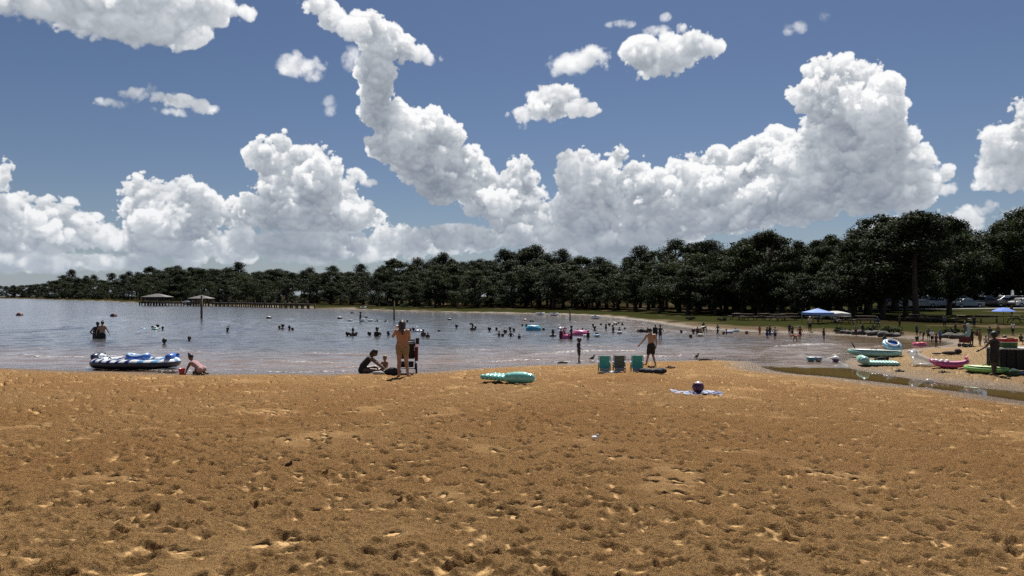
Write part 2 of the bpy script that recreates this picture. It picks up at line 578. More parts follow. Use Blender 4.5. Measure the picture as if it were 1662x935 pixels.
fa = np.linspace(R(-41), R(41), 1080)
ca = np.concatenate([np.linspace(R(41), R(319), 70)[1:-1]])
ANG = np.concatenate([fa, ca])
rows_px = np.linspace(760, 62, 560)
r_near = 1.62 * F / rows_px
RAD = np.concatenate([[.01, .6, 1.2, 1.8], r_near, np.geomspace(r_near[-1] * 1.01, 140, 90), np.geomspace(146, 5200, 34)])
GX, GY = polar_grid(ANG, RAD)
GD = shore_distance(GX, GY).reshape(GX.shape)
GZ = land_height(GX, GY, GD)
inr = (GX > RX0 + .3) & (GX < RX1 - .3) & (GY > RY0 + .3) & (GY < RY1 - .3)
amp = np.where(inr, smooth(GD, .15, 1.6), 0) * smooth(np.minimum(np.minimum(GX - RX0, RX1 - GX), np.minimum(GY - RY0, RY1 - GY)), .3, 1.5)
GZ = GZ + raster(relief, GX, GY) * amp + .022 * sine_noise(GX, GY, 2.6, 8) * amp
# churned sand on the spit and beyond the raster
GZ = GZ + np.where((GD > .3) & ~inr & (GY < 60), .012 * sine_noise(GX, GY, .7, 9) * smooth(GD, .3, 1.5), 0)
farness = smooth(GY, 37, 46)
grass = farness * smooth(GD + .9 * sine_noise(GX, GY, 7, 12) - 2.2 * smooth(GX, 8, 20) * (1 - smooth(GY, 60, 90)), .3, 1.8)
grass = grass * (1 - .75 * smooth(sine_noise(GX, GY, 14, 14) + .4 * sine_noise(GX, GY, 3, 15), .9, 1.5))
wet = 1 - smooth(GD + .35 * sine_noise(GX, GY, 3.1, 17), .2, 1.9)
wet = np.maximum(wet, np.where(GD < 0, 1, 0))
red = smooth(GY, 5, 9) * (1 - .6 * smooth(GY, 15, 24)) * (.75 + .25 * sine_noise(GX, GY, 5, 18)) * (1 - .8 * smooth(GX, 6, 15) * smooth(GY, 15, 22))
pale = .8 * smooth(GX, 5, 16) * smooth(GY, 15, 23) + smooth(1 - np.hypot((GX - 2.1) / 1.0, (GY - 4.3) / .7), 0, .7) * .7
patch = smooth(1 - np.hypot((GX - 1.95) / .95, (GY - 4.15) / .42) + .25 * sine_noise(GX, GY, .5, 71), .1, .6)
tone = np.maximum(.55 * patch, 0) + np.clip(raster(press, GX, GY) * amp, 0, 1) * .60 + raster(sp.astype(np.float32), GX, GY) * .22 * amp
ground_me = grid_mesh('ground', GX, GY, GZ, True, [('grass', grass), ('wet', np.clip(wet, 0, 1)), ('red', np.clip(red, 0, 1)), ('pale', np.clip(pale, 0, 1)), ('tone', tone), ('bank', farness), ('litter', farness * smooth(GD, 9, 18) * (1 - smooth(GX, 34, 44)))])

gm, t, b = new_mat('sandy_ground')


def attr(t, name):
    n = t.nodes.new('ShaderNodeAttribute')
    n.attribute_name = name
    return n.outputs['Fac']


def mixc(t, fac, a, bb):
    n = t.nodes.new('ShaderNodeMix')
    n.data_type = 'RGBA'
    n.clamp_factor = True
    for s, v in ((0, fac), (6, a), (7, bb)):
        if isinstance(v, (tuple, float, int)):
            n.inputs[s].default_value = v if isinstance(v, (float, int)) else tuple(v) + (1,)
        else:
            t.links.new(v, n.inputs[s])
    return n.outputs[2]


geo = t.nodes.new('ShaderNodeNewGeometry')
n1 = N(t, 'ShaderNodeTexNoise', Scale=1.3, Detail=5.0, Roughness=.6)
n2 = N(t, 'ShaderNodeTexNoise', Scale=38.0, Detail=5.0, Roughness=.7)
n3 = N(t, 'ShaderNodeTexNoise', Scale=120.0, Detail=3.0, Roughness=.7)
for n in (n1, n2, n3):
    t.links.new(geo.outputs['Position'], n.inputs['Vector'])
SAND_A, SAND_B, SAND_RED, SAND_PALE = (.49, .280, .112), (.57, .355, .16), (.40, .200, .070), (.50, .365, .21)
c = mixc(t, math_node(t, 'MULTIPLY', n1.outputs[0], 1.0), SAND_A, SAND_B)
c = mixc(t, math_node(t, 'MULTIPLY', attr(t, 'red'), .8), c, SAND_RED)
c = mixc(t, attr(t, 'pale'), c, SAND_PALE)
c = mixc(t, attr(t, 'tone'), c, (.60, .40, .19))  # footprint bottoms lightened: their sunlit look is put into the colour
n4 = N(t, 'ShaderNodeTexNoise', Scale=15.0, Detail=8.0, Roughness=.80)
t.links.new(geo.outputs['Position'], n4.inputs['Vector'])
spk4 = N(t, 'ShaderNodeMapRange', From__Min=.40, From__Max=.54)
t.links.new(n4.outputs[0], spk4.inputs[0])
c = mixc(t, math_node(t, 'MULTIPLY', math_node(t, 'SUBTRACT', 1.0, spk4.outputs[0]), .30), c, (.125, .062, .019))  # dark clump patches: shade between sand clumps put into the colour
spk = N(t, 'ShaderNodeMapRange', From__Min=.38, From__Max=.52)
t.links.new(n2.outputs[0], spk.inputs[0])
c = mixc(t, math_node(t, 'SUBTRACT', 1.0, math_node(t, 'ADD', math_node(t, 'MULTIPLY', spk.outputs[0], .34), .66)), c, (.12, .062, .022))  # specks mix grain colour with painted shadows of tiny clumps
spk3 = N(t, 'ShaderNodeMapRange', From__Min=.40, From__Max=.60)
t.links.new(n3.outputs[0], spk3.inputs[0])
c = mixc(t, math_node(t, 'MULTIPLY', math_node(t, 'SUBTRACT', 1.0, spk3.outputs[0]), .36), c, (.15, .08, .03))  # finest specks, grain tone and painted shadow together
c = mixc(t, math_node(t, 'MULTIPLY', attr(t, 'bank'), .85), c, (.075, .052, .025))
wetc = mixc(t, .5, (.135, .085, .042), (.19, .125, .075))
c = mixc(t, math_node(t, 'MULTIPLY', attr(t, 'wet'), .75), c, wetc)
g1 = N(t, 'ShaderNodeTexNoise', Scale=.35, Detail=6.0, Roughness=.7)
t.links.new(geo.outputs['Position'], g1.inputs['Vector'])
gc = mixc(t, g1.outputs[0], (.015, .020, .006), (.042, .042, .015))
gc = mixc(t, math_node(t, 'MULTIPLY', attr(t, 'litter'), .8), gc, (.030, .022, .012))  # ground inland under the trees turned browner and darker
c = mixc(t, attr(t, 'grass'), c, gc)
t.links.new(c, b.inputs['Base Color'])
rg = N(t, 'ShaderNodeMapRange', To__Min=.92, To__Max=.38)
t.links.new(attr(t, 'wet'), rg.inputs[0])
t.links.new(rg.outputs[0], b.inputs['Roughness'])
spn = math_node(t, 'MULTIPLY', math_node(t, 'SUBTRACT', 1.0, attr(t, 'grass'), True), math_node(t, 'ADD', math_node(t, 'MULTIPLY', attr(t, 'wet'), .35), .08))
t.links.new(spn, b.inputs['Specular IOR Level'])
hsum = math_node(t, 'ADD', n2.outputs[0], math_node(t, 'MULTIPLY', n3.outputs[0], .45))
n5 = N(t, 'ShaderNodeTexNoise', Scale=3.4, Detail=5.0, Roughness=.62)
t.links.new(geo.outputs['Position'], n5.inputs['Vector'])
rough_ = math_node(t, 'SUBTRACT', 1.0, math_node(t, 'MAXIMUM', attr(t, 'grass'), math_node(t, 'MULTIPLY', attr(t, 'tone'), 1.6), True))
bp5 = N(t, 'ShaderNodeBump', Strength=.8, Distance=.17)
t.links.new(math_node(t, 'MULTIPLY', n5.outputs[0], rough_), bp5.inputs['Height'])
bp0 = N(t, 'ShaderNodeBump', Strength=1.0, Distance=.046)
t.links.new(bp5.outputs[0], bp0.inputs['Normal'])
t.links.new(math_node(t, 'MULTIPLY', n4.outputs[0], rough_), bp0.inputs['Height'])
bp = N(t, 'ShaderNodeBump', Strength=1.0, Distance=.027)
t.links.new(bp0.outputs[0], bp.inputs['Normal'])
t.links.new(math_node(t, 'MULTIPLY', hsum, rough_), bp.inputs['Height'])
t.links.new(bp.outputs[0], b.inputs['Normal'])
ground = link('ground', ground_me, gm, kind='structure')

# ------------------------------------------------------------------ lake
wfa = np.linspace(R(-43), R(43), 760)
WANG = np.concatenate([wfa, np.linspace(R(43), R(317), 40)[1:-1]])
wrow = np.linspace(135, 26, 300)
WRAD = np.concatenate([[.02, 8, 14], CAM_Z * F / wrow, np.geomspace(CAM_Z * F / 25.5, 2600, 60)])
WX, WY = polar_grid(WANG, WRAD)
WD = shore_distance(WX, WY).reshape(WX.shape)
stream = smooth(WX - .16 * (WY - 24), 7.6, 9.2) * (1 - smooth(WY + .10 * (WX - 9), 25.6, 27.6))
calm = 1 - stream        # the stream behind the beach lies still
calm = calm * (1 - .6 * smooth(WX, 17, 24) * (1 - smooth(WY, 55, 70)))
WZ = np.zeros_like(WX)
wr = random.Random(4)
for k in range(44):
    lam = wr.uniform(.45, 2.6)
    a = wr.gauss(-math.pi / 2 + .15, .55)
    ph = wr.uniform(0, math.tau)
    kx, ky = math.tau / lam * math.cos(a), math.tau / lam * math.sin(a)
    WZ += lam * .0021 * np.sin(kx * WX + ky * WY + ph) * (1 - smooth(WY, 60, 140))
WZ *= np.clip(smooth(-WD, .1, 3.0), .1, 1) * (.06 + .94 * calm)
# wavelets running up the beach, parallel to it
phase = WD + .5 * sine_noise(WX, WY, 9, 31) + .12 * sine_noise(WX, WY, 2.4, 32)
lip = np.zeros_like(WX)
for off, hgt, wid, seed in ((-.55, .028, .22, 1), (-2.1, .045, .30, 2), (-4.6, .055, .42, 3), (-8.0, .05, .6, 4)):
    env = smooth(sine_noise(WX, WY, 8.5, 40 + seed), -.5 if off > -1 else .0, .7)
    g = np.exp(-((phase - off) / wid) ** 2)
    WZ += hgt * g * (.25 + env) * calm
    lip = np.maximum(lip, np.exp(-((phase - off - wid * .35) / (wid * .4)) ** 2) * env * (1 if off > -5 else .45))
lip *= calm
depth = np.maximum(0 - land_height(WX, WY, WD), 0)
muddy = np.maximum(stream, .85 * smooth(WX, 15, 24) * (1 - smooth(-WD, 5, 13)) * smooth(WY, 30, 38))
muddy = np.maximum(muddy, .6 * smooth(WY, 40, 50) * (1 - smooth(-WD, .5, 5)) * smooth(WX, 5, 14))
lake_me = grid_mesh('lake', WX, WY, WZ + .004, True, [('depth', depth), ('lip', lip), ('calm', calm), ('muddy', muddy), ('shore', np.clip(-WD, -1, 60))])
wm, t, b = new_mat('lake_water')
t.nodes.remove(b)
out = t.nodes['Material Output']
geo = t.nodes.new('ShaderNodeNewGeometry')
mp = N(t, 'ShaderNodeMapping')
mp.inputs['Scale'].default_value = (.55, 1.0, 1.0)
mp.inputs['Rotation'].default_value = (0, 0, .12)
t.links.new(geo.outputs['Position'], mp.inputs[0])
w1 = N(t, 'ShaderNodeTexNoise', Scale=2.4, Detail=3.0, Roughness=.55)
w2 = N(t, 'ShaderNodeTexNoise', Scale=.55, Detail=2.0, Roughness=.5)
for n in (w1, w2):
    t.links.new(mp.outputs[0], n.inputs['Vector'])
hh = math_node(t, 'ADD', math_node(t, 'MULTIPLY', w1.outputs[0], .10), math_node(t, 'MULTIPLY', w2.outputs[0], .22))
hh = math_node(t, 'MULTIPLY', hh, math_node(t, 'ADD', math_node(t, 'MULTIPLY', attr(t, 'calm'), .94), .06))
bp = N(t, 'ShaderNodeBump', Strength=.42, Distance=1.0)
t.links.new(hh, bp.inputs['Height'])
gl = t.nodes.new('ShaderNodeBsdfAnisotropic') if False else t.nodes.new('ShaderNodeBsdfGlossy')
t.links.new(math_node(t, 'ADD', math_node(t, 'MULTIPLY', attr(t, 'calm'), .11), .015), gl.inputs['Roughness'])
gl.inputs['Color'].default_value = (.93, .95, 1, 1)
t.links.new(bp.outputs[0], gl.inputs['Normal'])
df = t.nodes.new('ShaderNodeBsdfDiffuse')
dr = N(t, 'ShaderNodeValToRGB')
dr.color_ramp.elements[0].color = (.30, .20, .135, 1)
dr.color_ramp.elements[1].color = (.075, .078, .082, 1)
dr.color_ramp.elements[1].position = .62
e = dr.color_ramp.elements.new(.22)
e.color = (.20, .148, .112, 1)
t.links.new(attr(t, 'depth'), dr.inputs[0])
t.links.new(mixc(t, attr(t, 'muddy'), dr.outputs[0], (.12, .080, .026)), df.inputs['Color'])
fz = N(t, 'ShaderNodeFresnel', IOR=1.33)
t.links.new(bp.outputs[0], fz.inputs['Normal'])
tr = t.nodes.new('ShaderNodeBsdfTransparent')
mt = t.nodes.new('ShaderNodeMixShader')
murk = math_node(t, 'SUBTRACT', 1.0, math_node(t, 'POWER', 2.718, math_node(t, 'MULTIPLY', attr(t, 'depth'), math_node(t, 'SUBTRACT', -14.0, math_node(t, 'MULTIPLY', attr(t, 'muddy'), 60.0)))))
t.links.new(murk, mt.inputs[0])
t.links.new(tr.outputs[0], mt.inputs[1])
t.links.new(df.outputs[0], mt.inputs[2])
mw = t.nodes.new('ShaderNodeMixShader')
t.links.new(fz.outputs[0], mw.inputs[0])
t.links.new(mt.outputs[0], mw.inputs[1])
t.links.new(gl.outputs[0], mw.inputs[2])
fd = N(t, 'ShaderNodeBsdfDiffuse')
fd.inputs['Color'].default_value = (.85, .83, .80, 1)
fnz = N(t, 'ShaderNodeTexNoise', Scale=7.0, Detail=4.0, Roughness=.7)
t.links.new(geo.outputs['Position'], fnz.inputs['Vector'])
fr_ = N(t, 'ShaderNodeMapRange', From__Min=.50, From__Max=.66)
t.links.new(fnz.outputs[0], fr_.inputs[0])
foam = math_node(t, 'MULTIPLY', fr_.outputs[0], math_node(t, 'MULTIPLY', attr(t, 'lip'), 1.1, True), True)
mf = t.nodes.new('ShaderNodeMixShader')
t.links.new(foam, mf.inputs[0])
t.links.new(mw.outputs[0], mf.inputs[1])
t.links.new(fd.outputs[0], mf.inputs[2])
t.links.new(mf.outputs[0], out.inputs[0])
lake = link('lake', lake_me, wm, kind='structure')


# ------------------------------------------------------------------ object helpers
def tag(o, label, cat, group=None):
    o['label'] = label
    o['category'] = cat
    if group:
        o['group'] = group
    return o


def thing(name, loc, label, cat, group=None, rz=0.0, sc=1.0):
    o = bpy.data.objects.new(name, None)
    o.empty_display_size = .2
    C.objects.link(o)
    o.location = loc
    o.rotation_euler = (0, 0, rz)
    o.scale = (sc, sc, sc)
    return tag(o, label, cat, group)


def copy_thing(src, loc, label, group=None, rz=0.0, sc=None):
    def cp(o, parent):
        c = o.copy()
        C.objects.link(c)
        if parent is not None:
            c.parent = parent
        for ch in o.children:
            cp(ch, c)
        return c
    r = cp(src, None)
    r.location = loc
    r.rotation_euler = (0, 0, rz)
    if sc is not None:
        r.scale = (sc, sc, sc) if isinstance(sc, (int, float)) else sc
    r['label'] = label
    if group:
        r['group'] = group
    return r


class MB:
    """Collects closed pieces and links them as one mesh object."""
    def __init__(self):
        self.v, self.f, self.n = [], [], 0

    def add(self, verts, faces):
        self.v.append(np.asarray(verts, float).reshape(-1, 3))
        self.f += [tuple(i + self.n for i in f) for f in faces]
        self.n += len(self.v[-1])
        return self

    def box(self, cx, cy, cz, sx, sy, sz, rot=None, taper=1.0):
        v = np.array([(x * (taper if z > 0 else 1), y * (taper if z > 0 else 1), z) for z in (-.5, .5) for x, y in ((-.5, -.5), (.5, -.5), (.5, .5), (-.5, .5))]) * (sx, sy, sz)
        if rot is not None:
            v = v @ np.array(Matrix(rot) if not isinstance(rot, Matrix) else rot).T
        return self.add(v + (cx, cy, cz), [(3, 2, 1, 0), (4, 5, 6, 7), (0, 1, 5, 4), (1, 2, 6, 5), (2, 3, 7, 6), (3, 0, 4, 7)])

    def tube(self, pts, rad, seg=8, closed=False, caps=True, flat=1.0):
        """A tube through points; rad may vary per point; flat squashes it vertically."""
        pts = [Vector(p) for p in pts]
        n = len(pts)
        rads = [rad] * n if isinstance(rad, (int, float)) else list(rad)
        V, Fc = [], []
        up = None
        for i, p in enumerate(pts):
            a = pts[(i - 1) % n] if (closed or i > 0) else p
            b_ = pts[(i + 1) % n] if (closed or i < n - 1) else p
            tg = (b_ - a).normalized()
            if up is None:
                up = Vector((0, 0, 1)) if abs(tg.z) < .9 else Vector((0, 1, 0))
            s = tg.cross(up)
            if s.length < 1e-5:
                s = tg.orthogonal()
            s.normalize()
            u = s.cross(tg).normalized()
            if abs(tg.z) >= .9:
                up = u.copy() if u.length > 0 else up
            for k in range(seg):
                an = math.tau * k / seg
                V.append(p + s * (math.cos(an) * rads[i]) + u * (math.sin(an) * rads[i] * flat))
        for i in range(n if closed else n - 1):
            j = (i + 1) % n
            for k in range(seg):
                l = (k + 1) % seg
                Fc.append((i * seg + k, i * seg + l, j * seg + l, j * seg + k))
        if caps and not closed:
            Fc.append(tuple(range(seg - 1, -1, -1)))
            Fc.append(tuple((n - 1) * seg + k for k in range(seg)))
        return self.add([tuple(v) for v in V], Fc)

    def cap(self, p0, p1, r0, r1, seg=10):
        """A tapered capsule with round ends."""
        p0, p1 = Vector(p0), Vector(p1)
        d = p1 - p0
        if d.length < 1e-6:
            d = Vector((0, 0, 1e-4))
        dn = d.normalized()
        P, Q = [], []
        for a in (-90, -60, -30, 0):
            P.append(p0 + dn * (r0 * math.sin(R(a))))
            Q.append(max(r0 * math.cos(R(a)), 1e-4))
        for a in (0, 30, 60, 90):
            P.append(p1 + dn * (r1 * math.sin(R(a))))
            Q.append(max(r1 * math.cos(R(a)), 1e-4))
        return self.ring_stack(P, Q, dn, seg)

    def ring_stack(self, P, Q, dn, seg=10):
        s = dn.orthogonal().normalized()
        u = dn.cross(s)
        V, Fc = [], []
        for p, q in zip(P, Q):
            for k in range(seg):
                an = math.tau * k / seg
                V.append(tuple(p + s * (math.cos(an) * q) + u * (math.sin(an) * q)))
        for i in range(len(P) - 1):
            for k in range(seg):
                l = (k + 1) % seg
                Fc.append((i * seg + k, i * seg + l, (i + 1) * seg + l, (i + 1) * seg + k))
        Fc.append(tuple(range(seg - 1, -1, -1)))
        Fc.append(tuple((len(P) - 1) * seg + k for k in range(seg)))
        return self.add(V, Fc)

    def ball(self, c, r, sx=1.0, sy=1.0, sz=1.0, rot=None, nu=12, nv=8):
        V = [(0, 0, -1)]
        for i in range(1, nv):
            a = math.pi * i / nv - math.pi / 2
            for k in range(nu):
                b_ = math.tau * k / nu
                V.append((math.cos(a) * math.cos(b_), math.cos(a) * math.sin(b_), math.sin(a)))
        V.append((0, 0, 1))
        Fc = [(0, 1 + (k + 1) % nu, 1 + k) for k in range(nu)]
        for i in range(nv - 2):
            for k in range(nu):
                l = (k + 1) % nu
                Fc.append((1 + i * nu + k, 1 + i * nu + l, 1 + (i + 1) * nu + l, 1 + (i + 1) * nu + k))
        o = 1 + (nv - 2) * nu
        Fc += [(o + k, o + (k + 1) % nu, len(V) - 1) for k in range(nu)]
        v = np.array(V) * (r * sx, r * sy, r * sz)
        if rot is not None:
            v = v @ np.array(rot).T
        return self.add(v + np.array(c, float), Fc)

    def mesh(self, name, mat=None, smooth_=True):
        me = bpy.data.meshes.new(name)
        me.from_pydata(np.concatenate(self.v).tolist(), [], self.f)
        if mat is not None:
            me.materials.append(mat)
        if smooth_:
            me.polygons.foreach_set('use_smooth', np.ones(len(me.polygons), bool))
        me.update()
        return me

    def build(self, name, mat, parent=None, smooth_=True, loc=None):
        o = bpy.data.objects.new(name, self.mesh(name, mat, smooth_))
        C.objects.link(o)
        if parent is not None:
            o.parent = parent
        if loc is not None:
            o.location = loc
        return o


def rotm(axis, deg):
    return Matrix.Rotation(R(deg), 3, axis)


# ------------------------------------------------------------------ trees
bark = plain('bark', (.055, .042, .032), .95, .35, 9, bump=.8)


def leaf_mat(name, c1, c2):
    m, t, b = new_mat(name)
    g = t.nodes.new('ShaderNodeNewGeometry')
    oi = t.nodes.new('ShaderNodeObjectInfo')
    r = math_node(t, 'ADD', math_node(t, 'MULTIPLY', g.outputs['Random Per Island'], .7), math_node(t, 'MULTIPLY', oi.outputs['Random'], .4))
    c = mixc(t, r, c1, c2)  # random leaf tones; the palest put sunlit highlights into the colour
    t.links.new(c, b.inputs['Base Color'])
    b.inputs['Roughness'].default_value = .72
    b.inputs['Specular IOR Level'].default_value = .2
    tl = t.nodes.new('ShaderNodeBsdfTranslucent')
    sc = N(t, 'ShaderNodeVectorMath', _operation='MULTIPLY')
    sc.inputs[1].default_value = (1.0, 1.25, .5)
    t.links.new(c, sc.inputs[0])
    t.links.new(sc.outputs[0], tl.inputs['Color'])
    mx = t.nodes.new('ShaderNodeMixShader')
    mx.inputs[0].default_value = .22
    t.links.new(b.outputs[0], mx.inputs[1])
    t.links.new(tl.outputs[0], mx.inputs[2])
    t.links.new(mx.outputs[0], t.nodes['Material Output'].inputs[0])
    return m


LEAF = {'pine': leaf_mat('pine_needles', (.011, .016, .008), (.024, .031, .014)),
        'oak': leaf_mat('oak_leaves', (.010, .015, .006), (.036, .046, .018)),
        'willow': leaf_mat('grey_green_leaves', (.024, .034, .015), (.048, .058, .027))}


def leaf_cloud(clumps, per, size, rng, up=.25, needles=False):
    """Leaves as small bent diamonds scattered through clumps (cx, cy, cz, r, squash)."""
    cl = np.array(clumps)
    w = cl[:, 3] ** 2
    idx = rng.choice(len(cl), per, p=w / w.sum())
    d = rng.standard_normal((per, 3))
    d /= np.linalg.norm(d, axis=1)[:, None]
    rad = cl[idx, 3] * (.55 + .5 * rng.random(per) ** .5) * (1 + .25 * rng.standard_normal(per))
    p = cl[idx, :3] + d * rad[:, None] * np.stack([np.ones(per), np.ones(per), cl[idx, 4]], 1)
    nrm = d * .7 + rng.standard_normal((per, 3)) * .6 + (0, 0, up)
    nrm /= np.linalg.norm(nrm, axis=1)[:, None]
    a = np.cross(nrm, rng.standard_normal((per, 3)))
    a /= np.linalg.norm(a, axis=1)[:, None]
    b_ = np.cross(nrm, a)
    s = size * (.6 + .8 * rng.random(per))[:, None]
    wd = .34 if needles else .52
    v = np.stack([p - a * s, p + b_ * s * wd + nrm * s * .16, p + a * s, p - b_ * s * wd + nrm * s * .16], 1)
    return v.reshape(-1, 3)


def quads_mesh(name, v, mat):
    me = bpy.data.meshes.new(name)
    n = len(v) // 4
    me.vertices.add(4 * n)
    me.vertices.foreach_set('co', v.astype(np.float32).ravel())
    me.loops.add(4 * n)
    me.loops.foreach_set('vertex_index', np.arange(4 * n, dtype=np.int32))
    me.polygons.add(n)
    me.polygons.foreach_set('loop_start', np.arange(0, 4 * n, 4, dtype=np.int32))
    me.update()
    me.materials.append(mat)
    return me


def tree_proto(kind, seed, leaves):
    """Trunk and crown of a tree one unit tall."""
    rng = np.random.default_rng(seed)
    r = random.Random(seed)
    mb = MB()
    cl = []
    if kind == 'pine':
        th = r.uniform(.90, .95)
        bend = r.uniform(-.03, .03)
        pts = [(bend * math.sin(2.4 * k / 6), bend * .5 * math.sin(3 * k / 6), th * k / 6) for k in range(7)]
        mb.tube(pts, [.021, .0175, .0155, .0135, .011, .008, .004], 8)
        low = r.uniform(.28, .44)
        n = r.randint(20, 27)
        for k in range(n):
            f = k / (n - 1)
            z = low + (th - low) * f ** .85
            out_ = (.045 + .155 * (1 - f) ** .7) * r.uniform(.55, 1.15)
            if f > .93:
                out_ = .015
            a = k * 2.4 + r.uniform(-.5, .5)
            x, y = out_ * math.cos(a), out_ * math.sin(a)
            i = min(int(z / th * 6), 5)
            base = Vector(pts[i]).lerp(Vector(pts[i + 1]), z / th * 6 - i)
            mb.tube([base - Vector((0, 0, .03)), base + Vector((x * .6, y * .6, .0)), base + Vector((x, y, .025))], [.006, .004, .002], 5)
            cl.append((base.x + x, base.y + y, base.z + .03, r.uniform(.050, .090) * (1.15 if f > .8 else 1), r.uniform(.55, .75)))
            if r.random() < .5:
                cl.append((base.x + x * .6, base.y + y * .6, base.z + .03, r.uniform(.035, .055), .7))
        cl.append((pts[-1][0], pts[-1][1], th + .015, r.uniform(.05, .065), .75))
        v = leaf_cloud(cl, leaves, .013, rng, .3, True)
    else:
        wide = .36 if kind == 'oak' else (.50 if kind == 'thicket' else .42)
        wide *= r.uniform(.85, 1.12)
        low = {'oak': .25, 'willow': .14, 'thicket': .05}[kind]
        mb.tube([(0, 0, -.02), (.004, 0, .1), (.012, .006, .22), (.0, .012, .42), (.008, 0, .62)], [.034, .026, .023, .017, .007], 9)
        n = r.randint(42, 56)
        for k in range(n):
            z = r.uniform(low, .96)
            f = (z - low) / (.95 - low)
            prof = (max(0.0, 1 - abs(2 * f - .82) ** 2.3 / (1.18 ** 2.3 if f > .41 else .82 ** 2.3) * (1 if f > .41 else .45)) ** .62)
            a = k * 2.4 + r.uniform(-.6, .6)
            out_ = wide * prof * r.uniform(.35, 1.18)
            x, y = out_ * math.cos(a), out_ * math.sin(a)
            cl.append((x, y, z, r.uniform(.04, .10) * (.7 if f > .8 else 1), r.uniform(.65, .95)))
            if k % 2 == 0:
                zb = max(.12, z - out_ * .8 - .05)
                mb.tube([(0, 0, min(zb, .5)), (x * .5, y * .5, (min(zb, .5) + z) / 2 + .01), (x * .95, y * .95, z)], [.010, .006, .002], 5)
        for k in range(6):
            a = r.uniform(0, math.tau)
            cl.append((.07 * math.cos(a), .07 * math.sin(a), r.uniform(.84, .93), r.uniform(.05, .08), .8))
        v = leaf_cloud(cl, leaves, (.0115 if leaves > 15000 else .0135) if kind in ('oak', 'thicket') else .0125, rng, .35)
    v[:, 2] *= 1.0 / v[:, 2].max()
    return mb.mesh('trunk', bark), quads_mesh('crown', v, LEAF['oak' if kind == 'thicket' else kind])


PROTO = {}
for kd, n_, lv in (('pine', 6, 5200), ('oak', 5, 11000), ('willow', 2, 10000), ('thicket', 3, 11000)):
    PROTO[kd] = [tree_proto(kd, 100 * len(kd) + i, lv) for i in range(n_)]
BIG = [tree_proto('oak', 900 + i, 20000) for i in range(3)] + [tree_proto('pine', 950, 12000)]

SKYLINE = [(-80, 462), (0, 461), (60, 459), (80, 456), (90, 444), (130, 442), (150, 446), (170, 450), (200, 446), (230, 441), (262, 434), (300, 427), (325, 425), (345, 432), (400, 429),
           (450, 432), (500, 430), (545, 432), (566, 436), (583, 423), (600, 433), (640, 424), (670, 425), (690, 411), (720, 407), (745, 416), (760, 404), (800, 410), (850, 403), (880, 400),
           (930, 405), (960, 416), (985, 413), (1000, 422), (1020, 414), (1040, 402), (1060, 408), (1080, 406), (1094, 389), (1115, 398), (1138, 387), (1170, 400), (1200, 386), (1220, 376),
           (1250, 368), (1270, 385), (1290, 396), (1310, 384), (1340, 386), (1380, 380), (1400, 364), (1430, 352), (1465, 347), (1490, 338), (1515, 350), (1545, 346), (1562, 362), (1580, 386),
           (1600, 375), (1625, 362), (1645, 350), (1670, 338), (1740, 345), (1800, 360)]
BACKD = [(-80, 1250), (60, 1000), (85, 760), (230, 470), (330, 330), (450, 255), (600, 200), (700, 175), (850, 158), (1000, 140), (1100, 118), (1250, 104), (1400, 98), (1480, 122), (1560, 140), (1800, 145)]
FRONTD = [(-80, 1150), (60, 950), (85, 690), (230, 400), (330, 260), (450, 212), (600, 168), (700, 148), (850, 132), (1000, 112), (1100, 92), (1250, 80), (1400, 66), (1450, 92), (1500, 122), (1600, 128), (1800, 130)]


def interp(tab, x):
    return float(np.interp(x, [p[0] for p in tab], [p[1] for p in tab]))


MARKS = [(-80, 'at the hazy left end'), (70, 'where the left treeline steps up'), (150, 'left of both pavilions'), (238, 'behind the first pavilion'),
         (292, 'behind the second pavilion'), (352, 'behind the long pier'), (425, 'behind the right end of the pier'), (500, 'just past the pier'),
         (560, 'behind the jet skis'), (625, 'above the woman taking a picture'), (690, 'right of the picture-taking woman'), (750, 'left of the blue raft'),
         (815, 'behind the bright blue raft'), (880, 'behind the pink float'), (950, 'above the small boy'), (1010, 'above the beach chairs'),
         (1060, 'above the shirtless man'), (1105, 'right of the shirtless man'), (1165, 'behind the running bather'), (1225, 'left of the waders in maroon'),
         (1290, 'just left of the blue canopy'), (1330, 'behind the canopies'), (1385, 'right of the canopies'), (1445, 'above the blue swim ring'), (1510, 'beside the silver van'), (1570, 'behind the dark cars'),
         (1620, 'behind the blue umbrella'), (1665, 'at the right edge of the frame')]
tree_list = []


def plan_tree(px, ytop, D, kind, row, wob=1.0, mesh=None, wide=1.0):
    d = px_dir(px, 481)
    x = d[0] / d[1] * D
    gz = max(float(land_height(x, D).ravel()[0]), .15)
    v = px_dir(px, ytop)
    h = v[2] / v[1] * D + CAM_Z - gz
    tree_list.append(dict(px=px, x=x, y=D, z=gz, h=max(h, 2.5), kind=kind, row=row, mesh=mesh, wide=wide))


